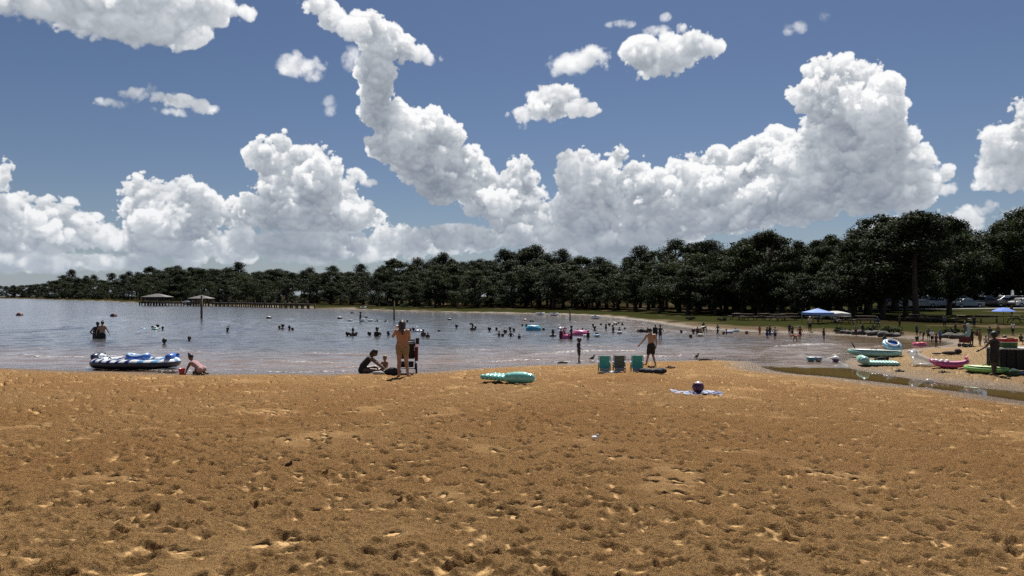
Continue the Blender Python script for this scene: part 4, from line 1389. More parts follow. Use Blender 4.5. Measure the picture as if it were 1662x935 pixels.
WADERS = [   # px, foot or waterline py, head-top py, sunk fraction, pose, turn, skin, clothes, hair, label
    (166, 550, 521, .37, dict(el=(-.30, -.03, 1.14), er=(.32, -.03, 1.14), wl=(-.36, .04, .9), wr=(.40, .04, .92)), 10, 'tan', (('shorts', BLACK),), 'topbun', 'bather seen from behind in black shorts, knee deep left of the swimmers'),
    (158.5, 549, 522, .46, HIPS, 30, 'dark', (('suit', BLACK),), 'short', 'darker bather close behind the one in black shorts'),
    (152, 549, 537, .45, OUT, -20, 'dark', (('suit', NAVY),), 'topbun', 'little child with raised arms by two standing bathers at left'),
    (612, 546, 532, .62, FORWARD, 190, 'dark', (('suit', BLACK),), 'short', 'bather chest deep holding a child, left of the picture-taking woman'),
    (687, 547, 534, .58, STAND, 170, 'dark', (), 'short', 'taller of two bathers chest deep just right of the picture-taking woman'),
    (694.5, 548, 539, .62, STAND, 200, 'dark', (), 'short', 'shorter of two bathers chest deep right of the picture-taking woman'),
    (829, 546, 537, .60, HIPS, 160, 'dark', (('suit', BLACK),), 'bun', 'broad bather waist deep with hands on hips, left of the bright blue raft'),
    (810, 546, 537, .62, OUT, 180, 'dark', (), 'short', 'bather stretching both arms sideways above the water'),
    (842.6, 549, 542, .60, STAND, 150, 'dark', (), 'short', 'lone small bather below the bright blue raft'),
    (910.5, 550, 533, .34, STAND, 40, 'dark', (('shorts', MAROON), ('shirt', (.09, .015, .03))), 'short', 'bather in dark red standing at the left end of the pink float'),
    (916.5, 549, 538, .35, FORWARD, -60, 'dark', (('suit', (.2, .02, .06)),), 'short', 'child pressed against the left side of the pink float'),
    (927.5, 550.5, 528.5, .26, FORWARD, 70, 'dark', (('shirt', (.10, .02, .03)), ('shorts', MAROON)), 'puff', 'tall bather in maroon standing in front of the pink float'),
    (954.5, 550.5, 537, .30, STAND, -20, 'dark', (('suit', BLACK),), 'short', 'slim dark child standing right of the pink float'),
    (945.5, 541, 532, .62, STAND, 120, 'dark', (('suit', RED),), 'short', 'bather in red in the middle behind the pink float'),
    (951, 543, 534, .6, STAND, 220, 'dark', (('suit', (.3, .03, .05)),), 'short', 'bather in red at the right end of the pink float'),
    (937, 541.5, 534, .62, STAND, 180, 'brown', (('suit', PINK),), 'short', 'bather in pink just behind the pink float'),
    (1005.5, 541, 530.5, .5, OUT, 160, 'dark', (('suit', BLACK),), 'short', 'bather with a small float tube in the scattered group off the point'),
    (1010, 528.5, 522.5, .55, STAND, 180, 'dark', (), 'short', 'bather farthest out of the group off the grassy point'),
    (1046, 540, 532, .5, BEND, 60, 'dark', (('suit', BLACK),), 'short', 'stooping bather beside the white float left of the shirtless man'),
    (1051, 540.5, 531, .5, STAND, 200, 'dark', (('suit', NAVY),), 'short', 'bather upright beside the white float left of the shirtless man'),
    (1063.5, 550, 526.5, .18, STAND, 180, 'dark', (('shorts', BLACK), ('shirt', BLACK)), 'short', 'dark wader half hidden behind the head of the shirtless man'),
    (1071.5, 551, 527.5, .15, HIPS, 170, 'dark', (('suit', (.06, .03, .03)),), 'bun', 'wader in brown just right of the shirtless man'),
    (1132, 544.5, 530, .2, STAND, 190, 'dark', (('shirt', MAROON), ('shorts', BLACK)), 'short', 'wader in maroon left of the white-capped pair'),
    (1138.5, 544, 528, .22, BEND, -70, 'dark', (('shorts', KHAKI),), 'short', 'stooping wader beside the one in maroon'),
    (1142, 537, 522, .2, FORWARD, 20, 'dark', (('shirt', BLACK), ('shorts', BLACK)), 'short', 'wader farther back behind the stooping pair'),
    (1165, 546, 526, .05, STRIDE, 110, 'dark', (('shorts', BLACK),), 'short', 'dark bather running through the shallows with legs apart'),
    (1179, 543, 536, .5, STAND, 60, 'dark', (('suit', NAVY),), 'short', 'child in the water right behind the runner'),
    (1193.7, 538, 532.5, .6, STAND, 150, 'dark', (), 'short', 'bather sitting in a pale float right of the runner'),
    (1233, 543, 534, .15, STAND, 200, 'brown', (('suit', RED),), 'short', 'small child in red alone right of the floats'),
    (1245, 549, 537, .08, FORWARD, -50, 'dark', (('shorts', NAVY), ('shirt', NAVY)), 'short', 'child in navy wading with a pale blue float'),
    (1249.5, 545, 528, .1, STAND, 20, 'dark', (('shirt', BLACK), ('shorts', BLACK)), 'short', 'adult in black behind the child with the pale blue float'),
    (1258, 551, 530, .06, HIPS, 180, 'dark', (('shirt', (.35, .36, .36)), ('shorts', (.05, .02, .025))), 'short', 'wader in a pale grey shirt by the pale blue float'),
    (1281.5, 543, 525, .05, STAND, 0, 'dark', (('shirt', BLACK), ('trousers', BLACK)), 'short', 'thin tall wader in black beside one with a pale cap'),
    (1286, 545, 528, .1, FORWARD, 150, 'dark', (('shirt', (.08, .05, .05)), ('shorts', BLACK)), 'short', 'wader in brown between the thin tall one and the maroon one'),
    (1298.5, 550.5, 529.5, .05, HIPS, -40, 'brown', (('shirt', (.16, .035, .03)), ('shorts', (.09, .02, .025))), 'short', 'wader in maroon shirt and shorts left of the lone child'),
    (1288, 554, 543, .1, BEND, 80, 'brown', (('suit', (.30, .07, .05)),), 'short', 'child in rusty red bending down in the shallows'),
    (1293.5, 554, 543.5, .12, BEND, -80, 'tan', (('suit', (.36, .10, .08)),), 'short', 'second child in red bending beside the maroon wader'),
    (1337, 552, 538, .06, STAND, 200, 'dark', (('suit', (.05, .02, .03)),), 'short', 'lone dark child wading below the blue canopy'),
    (1314.5, 538, 513.5, 0, STAND, 170, 'brown', (('shirt', (.40, .36, .22)), ('trousers', BLACK)), 'short', 'man in a pale shirt and dark trousers on the grass by the canopy'),
    (1389, 545, 530, 0, HIPS, 160, 'dark', (('shirt', (.20, .16, .15)), ('shorts', (.12, .03, .03))), 'short', 'bather with hands on hips near the rocks right of the canopies'),
    (1400, 543, 531, 0, STAND, 180, 'dark', (('suit', BLACK),), 'short', 'bather in black beside the bank rocks'),
    (1436, 565, 541.5, .03, STAND, 190, 'dark', (('suit', (.03, .02, .02)),), 'short', 'dark bather standing in brown water behind the blue swim ring'),
    (1498, 551, 536.5, .0, BEND, 40, 'dark', (('shirt', BLACK), ('shorts', (.03, .06, .03))), 'short', 'stooping person behind the small pink float'),
    (1513, 557, 536.5, 0, HIPS, 170, 'dark', (('shirt', WHITE), ('shorts', BLACK)), 'short', 'person in a white shirt and black shorts between the pink float and the boards'),
    (1526, 557, 535, 0, STAND, 200, 'dark', (('shirt', BLUE), ('shorts', BLACK)), 'short', 'person in a blue shirt on the wet sand behind the pink board'),
    (1519.5, 565, 549, .02, FORWARD, 180, 'dark', (('suit', MAROON),), 'short', 'child in dark red in front of the white-shirted person'),
    (1577, 562, 533, 0, HIPS, 120, 'dark', (('shirt', BLACK), ('trousers', BLACK)), 'short', 'person in black with a towel over the arm beside the red wagon'),
    (1590.5, 562, 534, 0, STAND, 200, 'brown', (('dress', (.16, .11, .03)),), 'bun', 'person in an ochre dress right of the red wagon'),
    (1606.5, 556, 529, 0, FORWARD, 170, 'dark', (('shirt', BLACK), ('shorts', GREY)), 'short', 'person in a black shirt behind the silhouetted woman'),
    (1600, 561, 544, 0, SIT, 150, 'brown', (('shirt', (.5, .48, .46)), ('shorts', GREY)), 'short', 'seated person in white left of the silhouetted woman'),
    (1581, 532, 512, 0, STAND, 160, 'brown', (('shirt', (.05, .04, .04)), ('trousers', BLACK)), 'short', 'person standing in the shade in front of the road'),
    (1566, 541, 522, 0, SIT, 190, 'brown', (('shirt', (.3, .1, .09)), ('shorts', GREY)), 'short', 'person in faded red sitting on the grass above the wagon'),
    (1460, 531, 512, 0, STAND, 200, 'dark', (('shirt', (.10, .03, .03)), ('trousers', BLACK)), 'short', 'person in dark red in the shade of the big trees'),
    (1533, 531, 511, 0, STAND, 150, 'dark', (('shirt', (.12, .12, .14)), ('trousers', BLACK)), 'short', 'person in grey under the trees below the vans'),
    (1642, 513, 496, 0, STAND, 180, 'dark', (('shirt', BLACK), ('shorts', (.2, .1, .08))), 'short', 'person in black by the small blue umbrella'),
    (1424, 530, 514, 0, SIT, 170, 'dark', (('shirt', (.05, .06, .10)), ('shorts', BLACK)), 'short', 'person sitting in the shade right of the canopies'),
    (1355, 527, 512, 0, SIT, 200, 'dark', (('shirt', (.2, .2, .22)), ('shorts', BLACK)), 'short', 'person sitting under the pale canopy'),
    (1328, 527, 511, 0, STAND, 180, 'dark', (('shirt', (.03, .04, .09)), ('trousers', BLACK)), 'short', 'person in navy standing under the blue canopy'),
    (1488, 546, 531, 0, STAND, 190, 'dark', (('shirt', (.04, .05, .08)), ('shorts', BLACK)), 'short', 'person in dark blue on the grass left of the stooping person'),
    (1507, 552, 536, 0, STAND, 160, 'dark', (('shirt', (.10, .09, .09)), ('shorts', BLACK)), 'short', 'person in dark grey half behind the white-shirted person'),
    (1551, 544, 529, 0, STAND, 200, 'brown', (('shirt', (.05, .02, .02)), ('trousers', BLACK)), 'short', 'person in dark clothes on the grass above the heap of clothes'),
    (1620, 548, 531, 0, STAND, 170, 'dark', (('shirt', (.14, .10, .05)), ('shorts', BLACK)), 'short', 'person in brown on the grass right of the silhouetted woman'),
    (1571, 560, 541, 0, BEND, 60, 'dark', (('shirt', (.03, .06, .06)), ('shorts', BLACK)), 'short', 'stooping person in dark teal leaning over the red wagon'),
    (1586, 549, 533, 0, SIT, 200, 'dark', (('shirt', (.16, .05, .04)), ('shorts', BLACK)), 'short', 'seated person in rust red between wagon and ochre dress'),
    (1657, 559, 541, 0, SIT, 180, 'dark', (('shirt', (.02, .05, .02)), ('shorts', BLACK)), 'short', 'person in dark green behind the striped bag, cut by the frame'),
]
for (px, py, top, sunk, pose, turn, skin, wear, hair, lab) in WADERS:
    if sunk > 0:
        p = at_water(px, py)
        gz = float(land_height(p.x, p.y).ravel()[0])
    else:
        p = spot(px, py)
        gz = p.z
    vis = (py - top) * px_size(p)
    k = 'kid' if any(w in lab for w in ('child', 'toddler')) else ''
    rest_top = 1.20 if pose is SIT else (1.17 if pose is BEND else 1.74)
    h = vis / max(rest_top / 1.75 - sunk, .12)
    h = min(max(h, .75), 1.95)
    p.z = (p.z if sunk == 0 else 0) - sunk * h - .01
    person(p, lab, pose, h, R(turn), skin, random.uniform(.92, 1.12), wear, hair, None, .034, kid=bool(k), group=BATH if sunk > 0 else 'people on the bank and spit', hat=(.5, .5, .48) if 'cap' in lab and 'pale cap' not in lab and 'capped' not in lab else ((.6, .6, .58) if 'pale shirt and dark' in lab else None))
# number on the back of a white shirt
P8 = spot(1644, 545)
h8 = px_size(P8) * 17.5 / .78
e8 = person(P8, 'person in a white numbered shirt and black shorts standing on the grass at right', None, h8, R(12), 'brown', 1.15, (('shirt', WHITE), ('shorts', BLACK)), 'short', None, .03, group='people on the bank and spit')
fc_ = bpy.data.curves.new('shirt_number', 'FONT')
fc_.body = '12'
fc_.size = .26
fc_.extrude = .004
fc_.align_x = 'CENTER'
fo = bpy.data.objects.new('shirt_number', fc_)
C.objects.link(fo)
dgx = bpy.context.evaluated_depsgraph_get()
nm_ = bpy.data.meshes.new_from_object(fo.evaluated_get(dgx))
bpy.data.objects.remove(fo)
nb = link('shirt_number', nm_, cloth((.02, .02, .03)), e8)
nb.location = (0, -.135, 1.17)
nb.rotation_euler = (math.pi / 2, 0, 0)

# swimmers: a few prototypes, copied
bob = []
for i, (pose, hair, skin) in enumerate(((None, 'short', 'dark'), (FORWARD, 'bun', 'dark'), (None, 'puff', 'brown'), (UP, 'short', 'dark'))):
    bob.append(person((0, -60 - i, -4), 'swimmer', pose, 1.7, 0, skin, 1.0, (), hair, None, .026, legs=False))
bake()
SWIM = [   # px, waterline py, prototype, how far the top of the head stands above the water in metres, label
    (247.5, 534, 0, .27, 'left swimmer of three around the small blue float at left'), (256, 534, 2, .36, 'middle swimmer of three around the small blue float at left'), (264, 535, 0, .28, 'right swimmer of three around the small blue float at left'),
    (369, 538.5, 3, .34, 'swimmer holding both arms up, right of the small blue float'), (267, 559, 2, .30, 'swimmer whose dark head floats nearest the beach, right of the raft'), (307.5, 553, 0, .28, 'lone dark head farther out than the one nearest the beach'),
    (453.5, 534, 0, .30, 'leftmost head of the four swimmers in open water'), (459, 534, 2, .38, 'tallest head of the four swimmers in open water'), (469.5, 536, 1, .34, 'third head of the four swimmers in open water'), (474.5, 536, 0, .22, 'lowest and rightmost head of the four swimmers in open water'),
    (564, 545, 2, .24, 'leftmost head of the huddle of four left of the standing woman'), (569, 545.5, 0, .22, 'low second head of the huddle of four left of the standing woman'), (572.8, 545, 1, .50, 'swimmer standing highest in the huddle of four'), (578, 544.5, 0, .26, 'rightmost head of the huddle of four left of the standing woman'),
    (599.5, 544.8, 2, .24, 'lone swimmer between the huddle of four and the pair with a child'), (616.5, 544.5, 0, .24, 'child held by the chest deep bather'), (630, 545.5, 1, .30, 'swimmer just left of the standing woman at her elbow'),
    (666, 537.5, 0, .24, 'swimmer right of the standing woman, beside the white unicorn float'), (672, 537.5, 2, .26, 'swimmer touching the white unicorn float on its left'), (685.5, 538, 0, .22, 'swimmer at the right end of the white unicorn float'),
    (712.5, 538, 0, .14, 'swimmer lying low in the water right of the chest deep pair'), (661.3, 523, 0, .26, 'far swimmer right of the dark piling'),
    (741, 533, 2, .30, 'swimmer left of the two standing in mid lake'), (767, 536, 1, .50, 'left swimmer of the close pair in mid lake'), (771.5, 535, 0, .30, 'right swimmer of the close pair in mid lake'), (764, 527, 0, .2, 'small far head above the close pair in mid lake'),
    (794.4, 538, 2, .30, 'lone head left of the arm-stretching bather'), (806, 536.5, 0, .28, 'head behind the arm-stretching bather on the left'), (815.7, 546, 0, .2, 'low head in front of the arm-stretching bather'), (820, 541, 2, .24, 'head right of the arm-stretching bather'),
    (828, 536.5, 0, .3, 'head directly behind the broad bather'), (834, 538, 0, .26, 'head right of the broad bather'), (847.7, 529.5, 0, .22, 'far head left of the bright blue raft'), (854.5, 533.5, 1, .34, 'swimmer holding the left end of the bright blue raft'),
    (861, 523, 0, .24, 'left of two far heads above the bright blue raft'), (865, 523, 0, .22, 'right of two far heads above the bright blue raft'), (882, 536, 0, .2, 'head just right of the bright blue raft'), (897.5, 546, 1, .42, 'shoulder deep swimmer left of the pink float'),
    (962.5, 529.5, 0, .24, 'first far head right of the pink float'), (975.5, 528, 0, .2, 'second far head right of the pink float'), (983.5, 529.5, 0, .22, 'third far head right of the pink float'), (989, 529.5, 2, .26, 'fourth far head right of the pink float'),
    (994.5, 530.5, 0, .2, 'fifth far head right of the pink float'), (997, 527.5, 0, .2, 'sixth far head right of the pink float'), (1000.5, 528, 0, .22, 'seventh far head right of the pink float'), (1004, 526, 0, .22, 'eighth and farthest head right of the pink float'),
    (965, 536.5, 2, .34, 'bulky head right of the dark slim child'), (983.5, 536.5, 1, .34, 'head in mid distance behind the row of chairs'), (995.3, 540.5, 1, .38, 'swimmer turned aside in mid distance above the chairs'), (1014, 534.5, 0, .18, 'head right of the bather with a float tube'),
    (968.5, 546, 0, .28, 'swimmer lying on a small white board above the chairs'), (1105.5, 540.5, 0, .24, 'lone head right of the shirtless man'), (1125.5, 542, 2, .34, 'head left of the wader in maroon'), (1120.7, 548.5, 0, .24, 'nearest lone head below the wader in maroon'),
    (1174.7, 543, 0, .22, 'head at the heels of the runner'), (1211.7, 542.5, 0, .24, 'lone head right of the pale floats'), (1043, 539, 0, .3, 'head between the white float and the stooping bather'), (1488, 553.5, 0, .3, 'child riding in the small pink float'),
]
hrng = random.Random(3)
for i, (px, py, pi_, up_, lab) in enumerate(SWIM):
    p = at_water(px, py)
    sc = hrng.uniform(.90, 1.06)
    up_ *= .95
    p.z = up_ - 1.745 * sc
    if i == 0:
        pass
    o = copy_thing(bob[pi_], p, lab, 'swimmers out in the lake', hrng.uniform(0, 6.28), sc)
for o in bob:
    for ch in list(o.children):
        bpy.data.objects.remove(ch)
    bpy.data.objects.remove(o)


# ------------------------------------------------------------------ inflatables, chairs and beach things
def vinyl(name, col, rough=.32, vary=.06):
    return plain(name, col, rough, vary, 5, coat=.25)


v_white, v_navy, v_teal, v_mint, v_pink, v_green = vinyl('white_vinyl', (.78, .80, .82)), vinyl('navy_vinyl', (.012, .016, .045)), vinyl('turquoise_vinyl', (.19, .52, .45)), vinyl('mint_vinyl', (.30, .55, .46)), vinyl('pink_vinyl', (.62, .10, .26)), vinyl('green_vinyl', (.26, .52, .13))
v_blue, v_sky, v_aqua, v_red = vinyl('blue_vinyl', (.03, .13, .50)), vinyl('sky_vinyl', (.25, .50, .72)), vinyl('aqua_vinyl', (.03, .30, .46)), vinyl('red_vinyl', (.55, .03, .03))
steel = plain('grey_metal', (.35, .36, .37), .4, .1, metal=.8)
dark_metal = plain('dark_metal', (.02, .02, .022), .45)
rubber = plain('black_rubber', (.015, .015, .016), .8)
wood = plain('weathered_wood', (.10, .075, .055), .9, .35, 7, bump=.5)


def superring(a, b_, n=40, pw=2.6):
    pts = []
    for k in range(n):
        t = math.tau * k / n
        c, s = math.cos(t), math.sin(t)
        pts.append((a * math.copysign(abs(c) ** (2 / pw), c), b_ * math.copysign(abs(s) ** (2 / pw), s), 0))
    return pts


# the big blue and white raft: printed swirls on white, navy underneath
rm, t, b = new_mat('raft_print')
tcn = t.nodes.new('ShaderNodeTexCoord')
sx = t.nodes.new('ShaderNodeSeparateXYZ')
t.links.new(tcn.outputs['Object'], sx.inputs[0])
wv = N(t, 'ShaderNodeTexWave', Scale=1.15, Distortion=3.2, Detail=1.0)
wv.inputs['Detail Scale'].default_value = .8
mpn = N(t, 'ShaderNodeMapping')
mpn.inputs['Rotation'].default_value = (0, .5, .6)
t.links.new(tcn.outputs['Object'], mpn.inputs[0])
t.links.new(mpn.outputs[0], wv.inputs[0])
st = N(t, 'ShaderNodeMapRange', From__Min=.60, From__Max=.66)
t.links.new(wv.outputs['Fac'], st.inputs[0])
lft = N(t, 'ShaderNodeMapRange', From__Min=.15, From__Max=.55)
t.links.new(sx.outputs[0], lft.inputs[0])
ink = mixc(t, lft.outputs[0], (.015, .03, .16), (.16, .36, .60))
c = mixc(t, st.outputs[0], (.80, .82, .84), ink)
band = N(t, 'ShaderNodeMapRange', From__Min=.262, From__Max=.272, To__Min=1.0, To__Max=0.0)
t.links.new(sx.outputs[2], band.inputs[0])
c = mixc(t, band.outputs[0], c, (.010, .014, .035))
t.links.new(c, b.inputs['Base Color'])
b.inputs['Roughness'].default_value = .3
b.inputs['Coat Weight'].default_value = .25
RP = (spot(143, 601) + spot(296, 600)) / 2
RP.x *= (RP.y + .55) / RP.y
RP.z = max(float(land_height(RP.x, RP.y + .5).ravel()[0]), .0)
RL = 146 * px_size(RP)
raft = thing('inflatable_raft', RP + Vector((0, .55, .0)), 'long blue and white inflatable raft with two headrests lying at the water edge', 'raft', None, R(-2))
rg_ = [(x, y, .19 + .05 * (abs(x) / (RL / 2)) ** 4 + .012 * math.sin(x * 5)) for x, y, z in superring(RL / 2 - .2, .62)]
MB().tube(rg_, [.19 + .012 * math.sin(k * 1.9) for k in range(len(rg_))], 14, True, flat=.88).build('outer_tube', rm, raft)
fl = MB()
for k in range(7):
    x = -RL / 2 + .45 + k * (RL - .9) / 6
    fl.tube([(x, -.5, .12), (x, .5, .12)], .12, 8, flat=.7)
fl.build('floor', v_sky, raft)
MB().tube([(-.07 * RL, -.55, .24), (-.07 * RL, .55, .24)], .15, 10).build('cross_tube', v_white, raft)
for s in (-1, 1):
    hr_ = MB()
    hr_.tube([(s * (RL / 2 - .28), -.36, .30), (s * (RL / 2 - .24), -.33, .43), (s * (RL / 2 - .22), 0, .47), (s * (RL / 2 - .24), .33, .43), (s * (RL / 2 - .28), .36, .30)], [.07, .10, .11, .10, .07], 12)
    hh_ = hr_.build('headrest', v_navy if s < 0 else v_blue, raft)
    MB().tube([(s * (RL / 2 - .37), -.2, .42), (s * (RL / 2 - .34), 0, .46), (s * (RL / 2 - .37), .2, .42)], [.05, .08, .05], 10).build('pillow_face', v_white, hh_)
cr = thing('tmp', (0, 0, 0), 'x', 'x')
bpy.data.objects.remove(cr)
ringp = [(.06 * RL + .27 * math.cos(a) * 1.25, -.16 + .22 * math.sin(a), .42 + .04 * math.cos(2 * a)) for a in [math.tau * k / 24 for k in range(24)]]
rr = MB().tube(ringp, .10, 10, True).build('cooler_ring', v_blue, raft)
MB().tube([(x, y, z + .055) for x, y, z in ringp], .065, 8, True).build('ring_top', vinyl('pale_blue_vinyl', (.42, .56, .72)), rr)
for x in (-.17 * RL, .2 * RL):
    MB().tube([(x - .06, -.66, .40), (x, -.68, .45), (x + .06, -.66, .40)], .018, 6).build('grab_handle', v_navy, raft)

# red bucket with a castle rim
BK = spot(295, 608)
bk = thing('sand_bucket', BK, 'small red sand bucket under the hand of the crouching child', 'bucket')
m_ = MB()
m_.ring_stack([Vector((0, 0, z)) for z in (0, .02, .20, .20, .03)], [.075, .08, .105, .097, .07], Vector((0, 0, 1)), 16)
m_.build('pail', plain('red_plastic', (.55, .04, .03), .35), bk)
MB().tube([(.105 * math.cos(a), 0, .20 + .09 * math.sin(a)) for a in [math.pi * k / 10 for k in range(11)]], .005, 6).build('handle', v_white, bk)


def sandals(px, py, label, col=(.02, .015, .015), rz=0.0):
    p = spot(px, py)
    e = thing('sandals', p, label, 'sandals', None, rz)
    for s in (-1, 1):
        m = MB()
        for k in range(9):
            y = -.12 + .03 * k
            m.box(s * .08, y, .018, .085 - .03 * abs(k - 5) / 5, .031, .03)
        so = m.build('sole', cloth(col), e)
        MB().tube([(s * .08 - .045, .02, .03), (s * .08, .05, .075), (s * .08 + .045, .02, .03)], .012, 6).build('strap', cloth(col), so)
    return e


sandals(263, 605, 'dark sandals on the sand below the blue raft', rz=.4)
sandals(278, 606, 'second pair of dark sandals, nearer the red bucket', (.03, .02, .02), rz=1.2)
sandals(1461, 603, 'dark pair of sandals beside the mint lounger on the spit', rz=.8)
sandals(1533, 605, 'dark flip flops on the sand below the pink board', (.03, .015, .012), rz=1.5)
sandals(1088, 597, 'sandals lying right of the shirtless man', (.09, .05, .035), rz=1.0)

# stroller with dark seat and red bag
ST = spot(657, 607) + Vector((0, .55, 0))
st_ = thing('stroller', ST, 'dark pushchair with a red seat cover behind the standing woman', 'stroller', None, R(8))
fr = MB()
for s in (-1, 1):
    fr.tube([(s * .25, -.38, .98), (s * .26, -.05, .55), (s * .26, .48, .14)], .016, 8)
    fr.tube([(s * .25, -.42, .14), (s * .26, .02, .50), (s * .25, .16, .80)], .016, 8)
fr.tube([(-.25, -.38, .98), (-.25, -.47, 1.03), (.25, -.47, 1.03), (.25, -.38, .98)], .018, 8)
fr.tube([(-.26, -.42, .16), (.26, -.42, .16)], .013, 6)
fr.build('frame', dark_metal, st_)
se = MB()
se.box(0, .05, .50, .46, .34, .06, rotm('X', 6)).box(0, -.16, .72, .46, .06, .50, rotm('X', 22))
for s in (-1, 1):
    se.box(s * .23, .0, .60, .03, .34, .22)
se.build('seat', cloth((.02, .02, .025)), st_, False)
can = MB()
for k in range(6):
    a0 = R(35 + 22 * k)
    can.tube([(-.25, -.10 + .30 * math.cos(a0), .78 + .28 * math.sin(a0)), (.25, -.10 + .30 * math.cos(a0), .78 + .28 * math.sin(a0))], .055, 6)
can.build('canopy', cloth((.015, .015, .018)), st_)
rc = MB().box(.30, -.20, .66, .10, .34, .48, rotm('X', 10), 1.15).build('side_cover', cloth((.10, .010, .012)), st_, False)
MB().box(.33, -.40, 1.06, .12, .10, .20).build('cup_holder', cloth((.02, .02, .022)), st_, False)
MB().box(0, -.05, .27, .42, .5, .16).build('basket', cloth((.025, .02, .02)), st_, False)
for s in (-1, 1):
    for y, rad in ((-.42, .15), (.48, .12)):
        w = MB()
        w.tube([(s * .30, y + rad * math.cos(a), rad + rad * math.sin(a)) for a in [math.tau * k / 18 for k in range(18)]], .03, 6, True)
        wo_ = w.build('wheel', rubber, st_)
        hb = MB().tube([(s * .28, y, rad), (s * .32, y, rad)], rad * .3, 10)
        for k in range(5):
            a = math.tau * k / 5
            hb.tube([(s * .30, y, rad), (s * .30, y + rad * math.cos(a), rad + rad * math.sin(a))], .01, 5)
        hb.build('rim', steel, wo_)
BG_ = spot(630, 608)
bgm = MB()
for (x, y, z, r_) in ((0, 0, .10, .17), (.16, .05, .08, .13), (-.15, .02, .07, .12), (.05, -.08, .06, .10)):
    bgm.ball((x, y, z), r_, 1.1, .8, .75)
bg_o = remesh(bgm.build('beach_bag', cloth((.015, .016, .02)), None), .02, 3)
bg_o.location = BG_ + Vector((.1, .15, 0))
tag(bg_o, 'dark bag slumped on the sand between toddler and stroller', 'bag')
for x, y, z, colr in ((-.35, .0, .05, (.35, .35, .36)),):
    tb = remesh(MB().ball((0, 0, .05), .1, 1.8, .7, .6).ball((.12, .03, .05), .07, 1.5, .8, .7).build('crumpled_towel', cloth(colr)), .015, 2)
    tb.location = BG_ + Vector((x, y, 0))
    tag(tb, 'small crumpled pale cloth by the toddler', 'towel')


# low beach chairs seen from behind
def chair(px, py, colr, label, rz):
    p = spot(px, py)
    e = thing('beach_chair', p, label, 'chair', 'low beach chairs in a row', rz, .77)
    W_, hgt = .46, .66
    back = MB()
    lean = R(16)
    for k in range(9):
        z = .20 + (hgt - .22) * k / 8
        back.box(0, -.02 - math.tan(lean) * (z - .18) + .012 * math.sin(math.pi * k / 8), z, W_ - .05, .012, .056, rotm('X', 16))
    back.build('backrest', cloth(colr), e, False)
    f = MB()
    f.tube([(-W_ / 2, .0, .13), (-W_ / 2, -math.tan(lean) * (hgt - .18), hgt), (W_ / 2, -math.tan(lean) * (hgt - .18), hgt), (W_ / 2, 0, .13)], .013, 8)
    f.build('back_frame', dark_metal, e)
    s = MB()
    for k in range(8):
        s.box(0, .04 + .055 * k, .155 + .010 * k - .03 * math.sin(math.pi * k / 7), W_ - .06, .06, .012)
    s.build('seat', cloth(tuple(c_ * .8 + .12 for c_ in colr)), e, False)
    for sg in (-1, 1):
        MB().tube([(sg * W_ / 2, 0, .13), (sg * W_ / 2, .46, .22), (sg * W_ / 2, .50, .02)], .012, 6).build('leg', steel, e)
        MB().tube([(sg * W_ / 2, -.18, .02), (sg * W_ / 2, -.16, .30), (sg * W_ / 2, .32, .38), (sg * W_ / 2, .36, .02)], .012, 6).build('leg', steel, e)
        MB().box(sg * W_ / 2, .08, .40, .055, .42, .022).build('armrest', v_white, e, False)
    MB().tube([(-W_ / 2, -.18, .025), (W_ / 2, -.18, .025)], .016, 6).build('base_bar', plain('pale_bar', (.5, .56, .55), .5), e)
    pk = MB().box(0, -.15, .12, W_ * .8, .05, .13).build('rear_pocket', cloth(tuple(.3 * c_ + .22 for c_ in colr)), e, False)
    return e


chair(981, 604.5, (.06, .36, .36), 'teal low beach chair at the left end of the row', R(-5))
chair(1005, 604, (.085, .125, .125), 'faded grey-green low beach chair in the middle of the row', R(-5))
chair(1034, 604, (.06, .37, .36), 'teal low beach chair at the right end of the row, nearest the walking man', R(-6))
cb = MB()
for k in range(8):
    cb.ball((random.uniform(-.3, .4), random.uniform(-.1, .1), .07), random.uniform(.08, .13), 1.5, .9, .75)
cbo = remesh(cb.build('heap_of_clothes', cloth((.02, .025, .035))), .02, 2)
cbo.location = spot(1057, 606)
tag(cbo, 'dark heap of clothes right of the beach chairs', 'clothes')
tl_ = remesh(MB().ball((0, 0, .03), .12, 1.6, 1, .3).ball((.2, .05, .04), .09, 1.5, 1, .4).build('crumpled_towel', cloth((.5, .52, .5))), .014, 2)
tl_.location = spot(987, 606)
tag(tl_, 'pale towel dropped at the foot of the left beach chair', 'towel')

# turquoise lounger float
LP = spot(842, 624.5)
ps = px_size(LP)
lg = thing('lounger_float', LP + Vector((.0, .25, 0)), 'turquoise inflatable lounger with a thick pillow lying alone on the sand', 'float', None, R(-16))
pl_ = MB()
pl_.tube([(-.26, .02, .14), (-.14, .0, .15), (.0, 0, .155), (.18, 0, .155), (.30, .02, .14)], [.13, .16, .165, .165, .13], 16, flat=.92)
pl_o = remesh(pl_.ball((-.27, .02, .145), .14, .9, 1, .95).ball((.31, .02, .145), .135, .9, 1, .95).ball((0, .1, .12), .15, 2, 1, .8).build('pillow', v_teal, lg), .018, 4)
mt_ = MB()
for k in range(8):
    mt_.tube([(-.26 - .125 * k, .12 + .05 * k, .085), (-.06 - .125 * k, .62 + .05 * k, .085)], [.07, .07], 10, flat=.95)
    mt_.ball((-.26 - .125 * k, .12 + .05 * k, .085), .07)
    mt_.ball((-.06 - .125 * k, .62 + .05 * k, .085), .07)
mt_.build('mattress', v_teal, lg)
MB().tube([(.38, .1, .08), (.42, .1, .08)], .02, 8).build('valve', v_white, lg)

